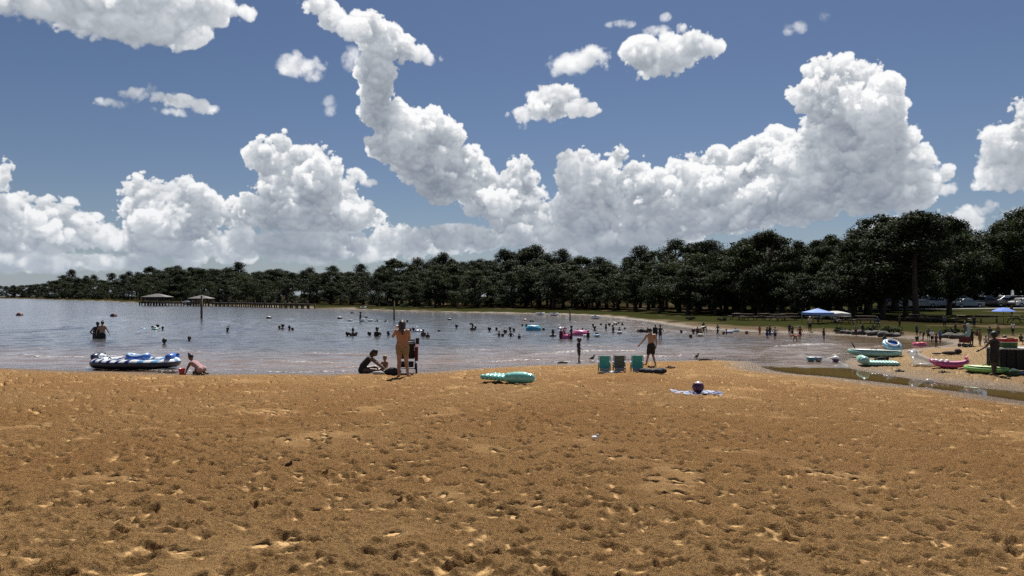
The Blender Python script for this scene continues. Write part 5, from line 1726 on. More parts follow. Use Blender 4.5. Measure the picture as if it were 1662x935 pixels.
# beach towel with a purple ball
TP = spot(1131, 639.5)
tx, ty = np.meshgrid(np.linspace(-.55, .55, 46), np.linspace(-.30, .30, 26))
tz = .03 + .022 * sine_noise(tx, ty, .32, 61) + .014 * sine_noise(tx, ty, .13, 62)
twm = grid_mesh('beach_towel', tx * (1 + .05 * np.sin(ty * 9)), ty + .04 * np.sin(tx * 6), np.maximum(tz, .004))
tm, t, b = new_mat('striped_towel')
tcn = t.nodes.new('ShaderNodeTexCoord')
wv = N(t, 'ShaderNodeTexWave', Scale=2.6, Distortion=.4)
wv.bands_direction = 'Y'
t.links.new(tcn.outputs['Object'], wv.inputs[0])
t.links.new(mixc(t, wv.outputs['Fac'], (.02, .03, .10), (.46, .50, .62)), b.inputs['Base Color'])
b.inputs['Roughness'].default_value = .9
tw = link('beach_towel', twm, tm)
tw.location = TP
tw.rotation_euler = (0, 0, R(-8))
so = tw.modifiers.new('Solidify', 'SOLIDIFY')
so.thickness = .012
tag(tw, 'crumpled blue and white striped towel with a purple ball on it', 'towel')
bl = thing('beach_ball', TP + Vector((.03, .0, .155)), 'dark purple ball resting on the striped towel', 'ball')
pm, t, b = new_mat('sunlit_top_ball')
tcn = t.nodes.new('ShaderNodeTexCoord')
sx = t.nodes.new('ShaderNodeSeparateXYZ')
t.links.new(tcn.outputs['Object'], sx.inputs[0])
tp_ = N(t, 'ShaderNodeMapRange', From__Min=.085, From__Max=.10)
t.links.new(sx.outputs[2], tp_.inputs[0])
t.links.new(mixc(t, tp_.outputs[0], (.075, .025, .07), (.55, .42, .42)), b.inputs['Base Color'])  # paler crown: sunlight on the ball's top put into its colour
b.inputs['Roughness'].default_value = .25
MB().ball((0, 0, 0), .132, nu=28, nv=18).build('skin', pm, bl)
sm_ = MB()
for a in (0, 60, 120):
    sm_.tube([(.1325 * math.cos(q) * math.cos(R(a)), .1325 * math.cos(q) * math.sin(R(a)), .1325 * math.sin(q)) for q in [math.tau * k / 28 for k in range(28)]], .0025, 5, True)
sm_.build('seam', cloth((.04, .015, .04)), bl)

# litter on the sand
lt = remesh(MB().ball((0, 0, .025), .03, 1.6, 1.2, .8).ball((.04, .01, .05), .022, 1.4, .6, 1.2).build('paper_scrap', cloth(WHITE)), .006, 1)
lt.location = spot(965, 713)
tag(lt, 'scrap of white paper lying on the open sand', 'litter')
for (px, py, lab, s_, colr) in ((469, 757, 'dark upright bark chip in the sand, left foreground', .05, (.09, .048, .02)), (528, 770, 'dark clod in the sand right of the bark chip', .042, (.24, .135, .05)), (648, 815, 'dark clod in the sand in the middle foreground', .04, (.24, .135, .05))):
    dq = remesh(MB().ball((0, 0, .03), s_ * .6, 1.3, .7, .9).ball((s_ * .5, 0, .05), s_ * .4, .8, .6, 1.5).ball((-s_ * .5, .01, .02), s_ * .45, 1.4, .8, .6).build('sand_clod', plain('clod', colr, .95, .3, 30, bump=.6)), .006, 1)
    dq.location = spot(px, py) - Vector((0, 0, .01))
    tag(dq, lab, 'clod')
dr_ = MB().tube([(-.24, 0, .03), (-.05, .02, .05), (.15, -.01, .045), (.3, .03, .03)], [.03, .04, .035, .015], 8).build('driftwood', wood)
dr_.location = spot(1144, 585.5)
tag(dr_, 'short piece of driftwood at the water edge right of the walking man', 'driftwood')
for (px, py, lab, s_) in ((961.5, 585, 'small dark bird on the wet sand between boy and chairs', 1.0), (1131, 582, 'dark bird at the water edge by the driftwood', 1.0)):
    bd = thing('bird', spot(px, py), lab, 'bird', None, .8, s_)
    mm = MB().ball((0, 0, .11), .07, 1.9, .85, .85, rotm('Y', -18)).ball((.11, 0, .19), .038).cap((.08, 0, .15), (.11, 0, .19), .04, .032).cap((-.1, 0, .1), (-.22, 0, .07), .03, .012).cap((.14, 0, .19), (.18, 0, .185), .012, .004)
    remesh(mm.build('body', cloth((.02, .02, .022)), bd), .008, 2)
    for s in (-1, 1):
        MB().tube([(0, s * .025, .07), (.01, s * .025, 0)], .006, 5).build('leg', cloth((.05, .04, .03)), bd)
wt_ = MB().tube([(-.2, 0, .02), (.0, .03, .035), (.2, -.01, .02)], [.02, .035, .02], 7).build('driftwood', wood)
wt_.location = spot(913, 589.5)
tag(wt_, 'dark stick at the water line left of the small boy', 'driftwood')


def hull(L, W_, H_, mat_side, mat_deck, parent, rocker=.06, n=26, tip=2.2, seg=14, inset=.84):
    """A board or kayak: rounded sides, its own deck."""
    P, V, Fc = [], [], []
    for i in range(n):
        u = -1 + 2 * i / (n - 1)
        w = max((1 - abs(u) ** tip), 0) ** .55 * W_ / 2 + .004
        z0 = rocker * abs(u) ** 3
        for k in range(seg):
            a = math.tau * k / seg
            V.append((u * L / 2, w * math.cos(a), z0 + H_ / 2 + H_ / 2 * math.copysign(abs(math.sin(a)) ** .7, math.sin(a)) * (.55 + .45 * (1 - abs(u) ** 3))))
    for i in range(n - 1):
        for k in range(seg):
            l = (k + 1) % seg
            Fc.append((i * seg + k, i * seg + l, (i + 1) * seg + l, (i + 1) * seg + k))
    Fc += [tuple(range(seg - 1, -1, -1)), tuple((n - 1) * seg + k for k in range(seg))]
    h = MB().add(V, Fc).build('hull', mat_side, parent)
    D, Df = [], []
    for i in range(n):
        u = -1 + 2 * i / (n - 1)
        w = max((1 - abs(u) ** tip), 0) ** .55 * W_ / 2 * inset
        z = rocker * abs(u) ** 3 + H_ / 2 + H_ / 2 * (.55 + .45 * (1 - abs(u) ** 3)) + .006
        D += [(u * L / 2 * .95, -w, z - .004), (u * L / 2 * .95, -w * .5, z + .004), (u * L / 2 * .95, w * .5, z + .004), (u * L / 2 * .95, w, z - .004)]
    for i in range(n - 1):
        for k in range(3):
            Df.append((i * 4 + k, (i + 1) * 4 + k, (i + 1) * 4 + k + 1, i * 4 + k + 1))
    dk = MB().add(D, Df).build('deck', mat_deck, parent)
    sdf = dk.modifiers.new('Solidify', 'SOLIDIFY')
    sdf.thickness = .012
    return h


def span(px0, py0, px1, py1):
    a, b_ = spot(px0, py0), spot(px1, py1)
    return (a + b_) / 2, (b_ - a).length, math.atan2(b_.y - a.y, b_.x - a.x)


c_, L_, a_ = span(1381, 580.5, 1471, 579.5)
mb_ = thing('paddle_board', c_ + Vector((0, .3, .0)), 'mint green board with a pale deck on the wet spit, under the blue swim ring', 'board', None, a_)
hull(L_, .8, .30, v_mint, vinyl('pale_deck', (.62, .68, .64)), mb_, .05, tip=3)
MB().tube([(-L_ * .36, .1, .30), (-L_ * .40, .22, .42), (-L_ * .44, .3, .60)], [.02, .03, .035], 7).build('paddle_grip', rubber, mb_)
MB().tube([(-.12, -.2, .32), (0, -.2, .37), (.12, -.2, .32)], .015, 6).build('handle', rubber, mb_)
SR = c_ + Vector((L_ * .36, .35, .35))
sr_ = thing('swim_ring', SR + Vector((0, 0, .06)), 'round blue and white swim ring propped on the mint board', 'swim ring')
sr_.rotation_euler = (R(30), 0, 0)
rr_ = px_size(c_) * 14.5
MB().tube([(rr_ * .78 * math.cos(a), rr_ * .78 * math.sin(a), .12) for a in [math.tau * k / 32 for k in range(32)]], rr_ * .25, 12, True, flat=.8).build('outer_tube', vinyl('light_blue_vinyl', (.20, .42, .55)), sr_)
MB().tube([(rr_ * .62 * math.cos(a), rr_ * .62 * math.sin(a), .22) for a in [math.tau * k / 32 for k in range(32)]], rr_ * .10, 8, True).build('inner_tube', v_white, sr_)
MB().ring_stack([Vector((0, 0, z)) for z in (.06, .07, .17, .16)], [.01, rr_ * .58, rr_ * .60, .01], Vector((0, 0, 1)), 28).build('floor', v_blue, sr_)
c_, L_, a_ = span(1401, 594, 1461, 592)
l2 = thing('lounger_float', c_ + Vector((0, .15, 0)), 'mint inflatable lounger with a round headrest lying on the spit', 'float', None, a_)
MB().tube([(-L_ * .44, -.25, .17), (-L_ * .44, .4, .17)], .16, 14).ball((-L_ * .44, -.25, .17), .16).ball((-L_ * .44, .4, .17), .16).build('headrest', v_mint, l2)
mm = MB()
for k in range(10):
    x = -L_ * .33 + k * L_ * .086
    mm.tube([(x, -.3, .07), (x, .4, .07)], .075, 8).ball((x, -.3, .07), .075).ball((x, .4, .07), .075)
mm.build('mattress', v_mint, l2)
pp_ = spot(1431, 585.5)
cl_ = remesh(MB().ball((0, 0, .08), .10, 1.8, .8, .8).ball((.22, 0, .09), .08, .8, .8, 1.5).ball((-.2, .02, .06), .07, 1.6, 1, .7).build('heap_of_clothes', cloth((.02, .02, .02))), .02, 2)
cl_.location = pp_
tag(cl_, 'black clothes lying between the two mint boards', 'clothes')
hc_ = remesh(MB().ball((0, 0, .08), .13, 2.6, .9, .6).ball((.35, 0, .14), .15, 1, .9, .8).ball((-.5, .05, .05), .1, 2, 1, .4).build('heap_of_clothes', cloth((.03, .018, .02))), .022, 2)
hc_.location = spot(1541, 576)
tag(hc_, 'dark heap of clothes on the spit above the pink board', 'clothes')
wtw = remesh(MB().ball((0, 0, .06), .13, 1.7, 1, .5).ball((.3, .05, .05), .1, 1.8, 1, .5).build('crumpled_towel', cloth((.45, .38, .42))), .02, 2)
wtw.location = spot(1480, 573)
tag(wtw, 'pale mauve towel at the right end of the mint board', 'towel')

# clear float and pink board
clear = bpy.data.materials.new('clear_vinyl')
clear.use_nodes = True
t = clear.node_tree
b = t.nodes['Principled BSDF']
b.inputs['Base Color'].default_value = (.62, .65, .66, 1)
b.inputs['Roughness'].default_value = .2
b.inputs['Alpha'].default_value = .36
c_, L_, a_ = span(1514, 598, 1580, 598.5)
kk = thing('paddle_board', c_ + Vector((0, .2, 0)), 'bright pink board with a white seat section and upturned end on the spit', 'board', None, a_)
hull(L_, .66, .22, v_pink, vinyl('pale_pink_vinyl', (.68, .30, .42)), kk, .14)
MB().tube([(L_ * .40, -.12, .33), (L_ * .45, 0, .40), (L_ * .40, .12, .33)], .035, 8).build('end_handle', v_pink, kk)
fm = MB()
for k in range(3):
    fm.tube([(-L_ * .32 + k * .16, -.2, .235), (-L_ * .32 + k * .16, .2, .235)], .05, 8)
fm.build('seat_pad', v_white, kk)
ff = thing('clear_float', spot(1508, 594) + Vector((0, .2, 0)), 'clear see-through float lying at the left end of the pink board', 'float', None, R(-14))
MB().tube([(-.35, -.1, .15), (-.38, .2, .38), (-.28, .45, .45), (-.12, .3, .26), (.1, -.05, .15), (.8, -.12, .10)], [.11, .13, .14, .13, .12, .08], 12).build('tube', clear, ff)
MB().ring_stack([Vector((-.05, .1, z)) for z in (.02, .04, .09)], [.30, .42, .28], Vector((0, 0, 1)), 18).build('cushion', clear, ff)
c_, L_, a_ = span(1569, 604.5, 1644, 608)
gb = thing('paddle_board', c_ + Vector((0, .15, 0)), 'long green board lying at the feet of the silhouetted woman', 'board', None, a_)
hull(L_, .7, .22, v_green, vinyl('pale_green_vinyl', (.50, .66, .26)), gb, .04, tip=3)
MB().tube([(-.1, 0, .235), (0, 0, .28), (.1, 0, .235)], .014, 6).build('handle', rubber, gb)
gbag = remesh(MB().ball((0, 0, .10), .13, 1.1, .9, .85).ball((.12, .02, .09), .10, .9, .9, 1).ball((-.02, 0, .2), .05, 1.6, .6, .6).build('green_bag', cloth((.02, .06, .035))), .018, 2)
gbag.location = spot(1645.5, 610)
tag(gbag, 'small dark green bag at the right end of the green board', 'bag')

# table with a black cloth, watermelon-coloured bag, blue towel
TB = spot(1652, 606)
tps = px_size(TB)
tbx = 2.0
ta_ = thing('folding_table', TB + Vector((.55, .35, 0)), 'long table under a black cloth at the right edge, striped bag on top', 'table', None, R(-5))
th_ = 40.5 * tps
MB().box(0, 0, th_ - .02, tbx, .78, .04).build('tabletop', plain('grey_plastic', (.42, .42, .42), .5), ta_, False)
tc_ = MB()
for k in range(22):
    x = -tbx / 2 + .045 + k * (tbx - .09) / 21
    tc_.box(x, -.37 + .012 * math.sin(k * 2.1), (th_ - .05) / 2 + .05, .10, .02, th_ - .14, rotm('Z', 14 * math.sin(k * 1.7)))
for k in range(9):
    tc_.box(-tbx / 2 - .008 + .012 * math.sin(k * 2.3), -.32 + k * .08, (th_ - .05) / 2 + .05, .02, .09, th_ - .14)
tc_.build('cloth', cloth((.008, .008, .009)), ta_, False)
for sx_ in (-1, 1):
    for sy_ in (-1, 1):
        MB().tube([(sx_ * (tbx / 2 - .2), sy_ * .28, 0), (sx_ * (tbx / 2 - .2), sy_ * .28, th_ - .04)], .018, 8).build('leg', steel, ta_)
mg = thing('cooler_bag', ta_.location + Vector((-.62, .05, th_)), 'red, white and green striped bag standing on the black table', 'bag', None, R(-5))
bw, bh = 24 * tps, 15 * tps
MB().box(0, 0, bh * .28, bw, .34, bh * .55, None, 1.03).build('green_body', cloth((.06, .12, .04)), mg, False)
MB().box(0, 0, bh * .60, bw * 1.04, .36, bh * .10).build('white_band', cloth((.55, .55, .50)), mg, False)
MB().box(0, 0, bh * .80, bw * 1.06, .37, bh * .30).build('red_top', cloth((.42, .03, .035)), mg, False)
MB().box(0, 0, bh * .97, bw * 1.02, .33, bh * .05).build('pink_lid', cloth((.55, .30, .26)), mg, False)
MB().tube([(-.12, -.19, bh * .8), (-.1, -.22, bh * 1.05), (.1, -.22, bh * 1.05), (.12, -.19, bh * .8)], .014, 6).build('handle', cloth((.1, .02, .02)), mg)
btw = remesh(MB().ball((0, 0, .04), .16, 1.9, 1, .35).ball((.25, .02, .05), .12, 1.5, 1, .5).ball((-.2, -.04, .04), .11, 1.2, .9, .5).build('crumpled_towel', cloth((.16, .22, .38))), .02, 2)
btw.location = spot(1655, 607)
tag(btw, 'blue towel on the sand in front of the black table', 'towel')
gt = remesh(MB().ball((0, 0, .12), .09, .8, .7, 1.3).build('water_jug', plain('jug_plastic', (.55, .56, .56), .3)), .015, 2)
MB().tube([(0, 0, .22), (0, 0, .27)], .03, 10).build('jug_lid', v_white, gt)
gt.location = spot(1636.5, 591)
tag(gt, 'pale water jug between legs and black table', 'jug')

# red wagon
wgp = spot(1566, 563.5)
wg = thing('pull_wagon', wgp, 'dark red folding wagon on the spit beside a person in black', 'wagon', None, R(8), .78)
ww = px_size(wgp) * 13
m = MB()
m.box(0, 0, .30, ww, .5, .03)
for s in (-1, 1):
    m.box(0, s * .25, .48, ww, .02, .34).box(s * ww / 2, 0, .48, .02, .48, .34)
m.build('tub', cloth((.085, .010, .013)), wg, False)
for sx_ in (-1, 1):
    for sy_ in (-1, 1):
        wh_ = MB().tube([(sx_ * ww * .36, sy_ * .28 - .03, .12), (sx_ * ww * .36, sy_ * .28 + .03, .12)], .12, 14).build('wheel', rubber, wg)
        MB().tube([(sx_ * ww * .36, sy_ * .28 - .036, .12), (sx_ * ww * .36, sy_ * .28 + .036, .12)], .05, 10).build('rim', steel, wh_)
MB().tube([(ww / 2, 0, .3), (ww / 2 + .4, 0, .7), (ww / 2 + .4, .1, .7)], .014, 6).build('handle', dark_metal, wg)
tws = remesh(MB().ball((0, 0, .5), .10, 1, .6, 3).ball((-.05, 0, .8), .1, 1, .6, 1).ball((-.12, 0, .3), .1, 1.1, .6, 1.6).build('hanging_towel', cloth((.28, .42, .40))), .025, 2)
tws.location = spot(1571, 562) + Vector((0, -.1, .25))
tag(tws, 'pale teal towel hanging by the person in black at the wagon', 'towel')


# floats out on the water
def w_at(px, py, lift=0.0):
    p = at_water(px, py)
    p.z += lift
    return p


def ring_float(px, py, wpx, mat, label, cat='float', tall=.5, top=None, nm='swim_ring'):
    p = w_at(px, py)
    e = thing(nm, p, label, cat)
    r_ = wpx * px_size(p) / 2
    tb_ = r_ * .26 * tall / .5
    MB().tube([(r_ * .8 * math.cos(a), r_ * .8 * math.sin(a), tb_ * .5) for a in [math.tau * k / 24 for k in range(24)]], tb_, 10, True).build('tube', mat, e)
    if top is not None:
        MB().tube([(r_ * .8 * math.cos(a), r_ * .8 * math.sin(a), tb_ * 1.25) for a in [math.tau * k / 24 for k in range(24)]], tb_ * .55, 8, True).build('top_tube', top, e)
    return e


e = ring_float(865.5, 536.5, 21, v_aqua, 'bright blue round raft floating in mid lake', 'raft', .85, vinyl('pale_aqua', (.25, .55, .68)), 'inflatable_raft')
p = w_at(232, 534)
bb_ = thing('body_board', p, 'light blue board floating left of three swimmers', 'board', None, .3)
bb_.rotation_euler = (0, R(9), .3)
hull(10 * px_size(p), .5, .07, vinyl('board_blue', (.12, .32, .55)), v_sky, bb_, .02)
p = w_at(252, 535)
wf_ = thing('swim_float', p, 'small white and green float between the three swimmers', 'float', None, .2)
MB().tube([(-.2, 0, .06), (.2, 0, .06)], .09, 10).ball((0, 0, .16), .10, 1.2, .8, .9).build('tube', v_white, wf_)
MB().tube([(-.2, -.13, .03), (.2, -.13, .03)], .06, 8).build('side_tube', v_teal, wf_)


def animal_float(px, py, wpx, mat, label, wing=None):
    p = w_at(px, py)
    s = px_size(p) * wpx
    e = thing('animal_float', p, label, 'float', None, .2)
    MB().tube([(s * .42 * math.cos(a), s * .28 * math.sin(a), s * .08) for a in [math.tau * k / 22 for k in range(22)]], s * .13, 10, True).build('ring', mat, e)
    MB().tube([(-s * .30, 0, s * .1), (-s * .42, 0, s * .3), (-s * .36, 0, s * .50), (-s * .22, 0, s * .53)], [s * .09, s * .07, s * .06, s * .05], 10).build('neck', mat, e)
    MB().ball((-s * .24, 0, s * .53), s * .085, 1.3, .8, .8).cap((-s * .16, 0, s * .52), (-s * .06, 0, s * .47), s * .05, s * .03).build('head', mat, e)
    MB().tube([(s * .40, 0, s * .1), (s * .52, 0, s * .28), (s * .46, 0, s * .36)], [s * .07, s * .05, s * .01], 8).build('tail', wing or mat, e)
    for sy in (-1, 1):
        MB().tube([(-.05 * s, sy * s * .28, s * .15), (.1 * s, sy * s * .36, s * .26), (.25 * s, sy * s * .32, s * .22)], [s * .03, s * .06, s * .015], 8).build('wing', wing or mat, e)
    return e


animal_float(680, 538.5, 15, v_white, 'white horned animal float right of the standing woman', vinyl('lilac_vinyl', (.55, .45, .62)))
animal_float(910, 534, 12, v_white, 'white long-necked animal float behind the left end of the pink float')
e = animal_float(920.5, 550, 17, v_pink, 'big pink animal float standing upright among bathers')
e.scale = (1, 1, 1.9)
e = ring_float(943, 544, 26, v_pink, 'wide pink round float with bathers leaning on it', 'float', .62, vinyl('hot_pink', (.70, .16, .34)))
for (px, py, w_, lab, mt, dk) in ((952, 547.5, 12, 'white board on the water right of the big pink float', v_white, v_white), (969, 547, 11, 'white board under a lying swimmer above the chairs', v_white, v_sky), (1038, 538.5, 13, 'flat white float left of the stooping bathers', v_white, v_white),
                                  (1183.5, 541, 15, 'pale blue float on the water right of the runner', v_sky, v_white), (1194, 539, 12, 'pale float carrying a seated bather', v_white, v_sky), (1248.5, 544, 14, 'light blue float held by the wading child in navy', v_blue, v_sky),
                                  (568, 521.5, 9, 'far white board left of the kayak', v_white, v_white), (601, 521.5, 10, 'far white board between kayak and jet ski', v_white, v_white), (1005.5, 541.5, 9, 'small white tube under a bather off the point', v_white, v_white),
                                  (1137, 546, 10, 'pale yellow float at the feet of the stooping wader', vinyl('pale_yellow', (.62, .58, .35)), v_white)):
    p = w_at(px, py, .02)
    e = thing('swim_board', p, lab, 'board', None, random.uniform(-.3, .3))
    hull(w_ * px_size(p), .6, .14, mt, dk, e, .03, 14, 2.6, 8)
p = spot(1492, 561)
ff2 = ring_float(1492.5, 560.5, 21, v_pink, 'small pink and red float carrying a child in the brown cove', 'float', .5, v_red, 'swim_ring')
for (px, py, w_, lab, m1_, m2_) in ((1316, 587, 13, 'teal and white float at the mouth of the stream', vinyl('teal_dark', (.05, .24, .25)), v_white), (1328, 587, 11, 'pale grey lilo half in the water at the stream mouth', vinyl('grey_vinyl', (.35, .33, .38)), vinyl('grey_vinyl_2', (.40, .38, .42)))):
    p = spot(px, py)
    e = thing('lounger_float', p, lab, 'float', None, -.2)
    hull(w_ * px_size(p), .5, .18, m1_, m2_, e, .05, 14, 2.4, 8)
p = spot(1356.5, 588)
e = thing('beach_ball', p + Vector((0, 0, .12)), 'white and violet ball at the stream mouth', 'ball')
MB().ball((0, 0, 0), .135, nu=18, nv=12).build('skin', vinyl('violet_vinyl', (.12, .07, .20)), e)
MB().ring_stack([Vector((0, 0, z)) for z in (.02, .06, .10, .125, .1375)], [.1365, .125, .095, .06, .002], Vector((0, 0, 1)), 18).build('white_cap', v_white, e)
p = spot(1508, 623)
e = remesh(MB().ball((0, 0, .06), .12, 1.2, .8, .8).ball((.1, 0, .04), .08, 1.4, .8, .6).build('plastic_bag', clear), .016, 2)
e.location = p
tag(e, 'clear plastic bag stranded on the bank of the stream', 'litter')

# jet skis and kayak
def jet_ski(px, py, wpx, col, label, rider, rlabel, rz):
    p = w_at(px, py, -.08)
    s = wpx * px_size(p) / 2.9
    e = thing('jet_ski', p, label, 'jet ski', 'jet skis far out', rz, s)
    hull(2.9, 1.0, .42, col, v_white, e, .12, 18, 2.6, 10)
    MB().cap((-.9, 0, .60), (.0, 0, .62), .17, .15).build('seat', rubber, e)
    MB().cap((.2, 0, .55), (.75, 0, .50), .20, .10).build('cowl', v_white, e)
    MB().tube([(.25, -.36, .92), (.3, 0, .88), (.25, .36, .92)], .025, 6).tube([(.3, 0, .88), (.4, 0, .6)], .05, 6).build('handlebar', rubber, e)
    q = dict(SIT)
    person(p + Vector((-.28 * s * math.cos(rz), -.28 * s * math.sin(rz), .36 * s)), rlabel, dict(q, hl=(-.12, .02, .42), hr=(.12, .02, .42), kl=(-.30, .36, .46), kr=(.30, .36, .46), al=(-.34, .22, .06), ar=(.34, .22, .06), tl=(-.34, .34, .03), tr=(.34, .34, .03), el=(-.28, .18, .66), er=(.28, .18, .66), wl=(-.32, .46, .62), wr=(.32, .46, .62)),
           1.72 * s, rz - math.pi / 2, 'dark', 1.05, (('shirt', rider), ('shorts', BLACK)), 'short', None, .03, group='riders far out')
    return e


jet_ski(613, 522, 11, plain('grey_gelcoat', (.25, .26, .27), .25), 'grey and white jet ski left of the dark piling', BLACK, 'rider in black on the left jet ski', R(20))
jet_ski(627, 522, 11, plain('black_gelcoat', (.02, .02, .025), .25), 'dark jet ski right beside the dark piling', NAVY, 'rider in navy on the right jet ski', R(-15))
p = w_at(587, 522, -.03)
kay = thing('kayak', p, 'small pale kayak with one paddler far out', 'kayak', None, .1)
hull(9 * px_size(p), .7, .3, v_white, v_white, kay, .1, 16, 2.0, 8)
MB().tube([(-.8, -.6, .9), (.3, .5, .5)], .02, 6).box(-.9, -.68, .94, .28, .04, .14).box(.4, .58, .46, .28, .04, .14).build('paddle', dark_metal, kay)
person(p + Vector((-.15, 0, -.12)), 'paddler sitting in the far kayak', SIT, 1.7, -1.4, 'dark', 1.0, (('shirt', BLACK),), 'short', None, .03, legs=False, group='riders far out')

# swimming-area buoys and pilings
def buoy(px, py, wpx, col, topc, label):
    p = w_at(px, py)
    s = px_size(p) * wpx
    e = thing('buoy', p, label, 'buoy', 'buoys round the swimming area')
    MB().ring_stack([Vector((0, 0, z * s)) for z in (-.2, -.05, .08, .22, .26)], [.36 * s, .50 * s, .50 * s, .42 * s, .36 * s], Vector((0, 0, 1)), 16).build('body', plain('buoy_paint', col, .5, .2), e)
    MB().ring_stack([Vector((0, 0, z * s)) for z in (.265, .34, .42, .44)], [.40 * s, .36 * s, .16 * s, .02 * s], Vector((0, 0, 1)), 16).build('top', plain('buoy_top', topc, .5, .2), e)
    MB().tube([(.08 * s * math.cos(a), 0, .44 * s + .08 * s * math.sin(a)) for a in [math.tau * k / 10 for k in range(10)]], .015 * s, 5, True).build('ring', steel, e)


buoy(32, 512, 10.5, (.09, .03, .02), (.26, .11, .08), 'rust red buoy at the far left with a pale top')
buoy(184.5, 513.5, 11, (.04, .015, .014), (.12, .03, .03), 'dark red low buoy left of the pavilions')
buoy(436.5, 517, 9, (.02, .022, .028), (.60, .60, .60), 'black buoy with a white top, left of the two in mid lake')
buoy(551.5, 517.5, 8.5, (.02, .022, .028), (.52, .52, .53), 'black buoy with a white top near the far boards')
buoy(729.5, 519.5, 7, (.02, .022, .028), (.35, .35, .36), 'dark buoy right of the picture-taking woman')
buoy(852.5, 520.5, 7, (.45, .10, .05), (.70, .62, .58), 'orange and white buoy above the bright blue raft')
for (px, ptop, py, w_, lab) in ((327, 481, 517, 3.4, 'tall dark piling in the lake before the second pavilion'), (639.5, 490, 519.5, 2.6, 'dark piling beside the jet skis'), (925, 503.5, 521, 2.2, 'thin dark piling above the pink float')):
    p = w_at(px, py)
    s = px_size(p)
    e = thing('piling', p, lab, 'piling', 'pilings in the lake')
    MB().tube([(0, 0, -1.2), (.01, 0, .5), (0, .02, s * (py - ptop))], [w_ * s / 2, w_ * s / 2, w_ * s * .46], 12).build('post', wood, e)
    MB().ring_stack([Vector((0, .02, s * (py - ptop) + z)) for z in (0, .02, .10)], [w_ * s * .52, w_ * s * .52, .01], Vector((0, 0, 1)), 12).build('cap', dark_metal, e)

# ------------------------------------------------------------------ pier and pavilions
PA, PB, PC = w_at(234, 496), w_at(332, 497), w_at(505, 501)
pier_wood = plain('pier_wood', (.035, .028, .022), .95, .3, 5)
pier = thing('pier', PA, 'long dark wooden pier on piles along the far shore at left', 'pier')
deck_z = .95


def pier_run(a, b_, width):
    a, b_ = a - PA, b_ - PA
    d = (b_ - a)
    ln = d.length
    ang = math.atan2(d.y, d.x)
    mid = (a + b_) / 2
    MB().box(mid.x, mid.y, deck_z, ln, width, .16, rotm('Z', math.degrees(ang))).build('deck', pier_wood, pier, False)
    MB().box(mid.x + math.sin(ang) * width * .48, mid.y - math.cos(ang) * width * .48, deck_z - .2, ln, .08, .22, rotm('Z', math.degrees(ang))).build('beam', pier_wood, pier, False)
    for s in (-1, 1):
        ox, oy = -math.sin(ang) * s * (width / 2 - .08), math.cos(ang) * s * (width / 2 - .08)
        for hz_ in (.75,):
            MB().box(mid.x + ox, mid.y + oy, deck_z + hz_, ln, .07, .07, rotm('Z', math.degrees(ang))).build('rail', pier_wood, pier, False)
    n = int(ln / 2.4)
    for k in range(n + 1):
        q = a.lerp(b_, k / n)
        for s in (-1, 1):
            ox, oy = -math.sin(ang) * s * (width / 2 - .25), math.cos(ang) * s * (width / 2 - .25)
            MB().tube([(q.x + ox, q.y + oy, -1.6), (q.x + ox, q.y + oy, deck_z + (.75 if s < 0 and k % 2 else .0))], .16, 6).build('pile', pier_wood, pier)


pier_run(PA, PB, 3.2)
pier_run(PB + Vector((2.0, 0, 0)), PC, 2.2)
roof_m = plain('roof_sheet', (.10, .094, .088), .6, .15, 2)
for (px, py, wpx, ez, pz, lab) in ((253, 496, 40, 2.45, 3.35, 'wide hip-roofed pavilion on the left end of the pier'), (324.5, 496.8, 35, 2.05, 2.85, 'smaller hip-roofed pavilion on the pier behind the tall piling')):
    p = w_at(px, py)
    p.y += .8
    w = wpx * px_size(p) / 2
    e = thing('pavilion', p, lab, 'pavilion', 'pavilions on the pier')
    dd_ = w * .7
    rl = w * .12
    V = [(-w, -dd_, ez), (w, -dd_, ez), (w, dd_, ez), (-w, dd_, ez), (-rl, 0, pz), (rl, 0, pz)]
    V += [(x, y, ez - .14) for x, y, z in V[:4]]
    MB().add(V, [(0, 1, 5, 4), (1, 2, 5), (2, 3, 4, 5), (3, 0, 4), (0, 6, 7, 1), (1, 7, 8, 2), (2, 8, 9, 3), (3, 9, 6, 0), (9, 8, 7, 6)]).build('roof', roof_m, e, False)
    for sx_ in (-1, -.33, .33, 1):
        for sy_ in (-1, 1):
            MB().box(sx_ * w * .86, sy_ * dd_ * .84, (deck_z + ez - .14) / 2, .2, .2, ez - .14 - deck_z).build('post', pier_wood, e, False)
    MB().box(0, 0, deck_z + .10, w * 1.9, dd_ * 1.9, .14).build('floor', wood, e, False)
    for sy_ in (-1, 1):
        for hz_ in (.45, .85):
            MB().box(0, sy_ * dd_ * .9, deck_z + .15 + hz_, w * 1.8, .08, .10).build('rail', wood, e, False)
    for k in range(9):
        MB().tube([(-w * .92 + k * w * .23, -dd_ * .9, -1.6), (-w * .92 + k * w * .23, -dd_ * .9, deck_z)], .15, 6).build('pile', wood, e)
p = w_at(290, 495.5)
bo = thing('moored_boat', p + Vector((0, 6, 0)), 'white boat moored between the two pavilions', 'boat', None, .05)
hull(20 * px_size(p), 2.0, .9, v_white, v_white, bo, .25, 18, 2.6, 10)
MB().box(-.3, 0, 1.05, 1.2, 1.3, .5, None, .85).build('console', v_white, bo, False)
MB().box(1.2, 0, 1.0, .5, 1.4, .2).build('seat', v_navy, bo, False)
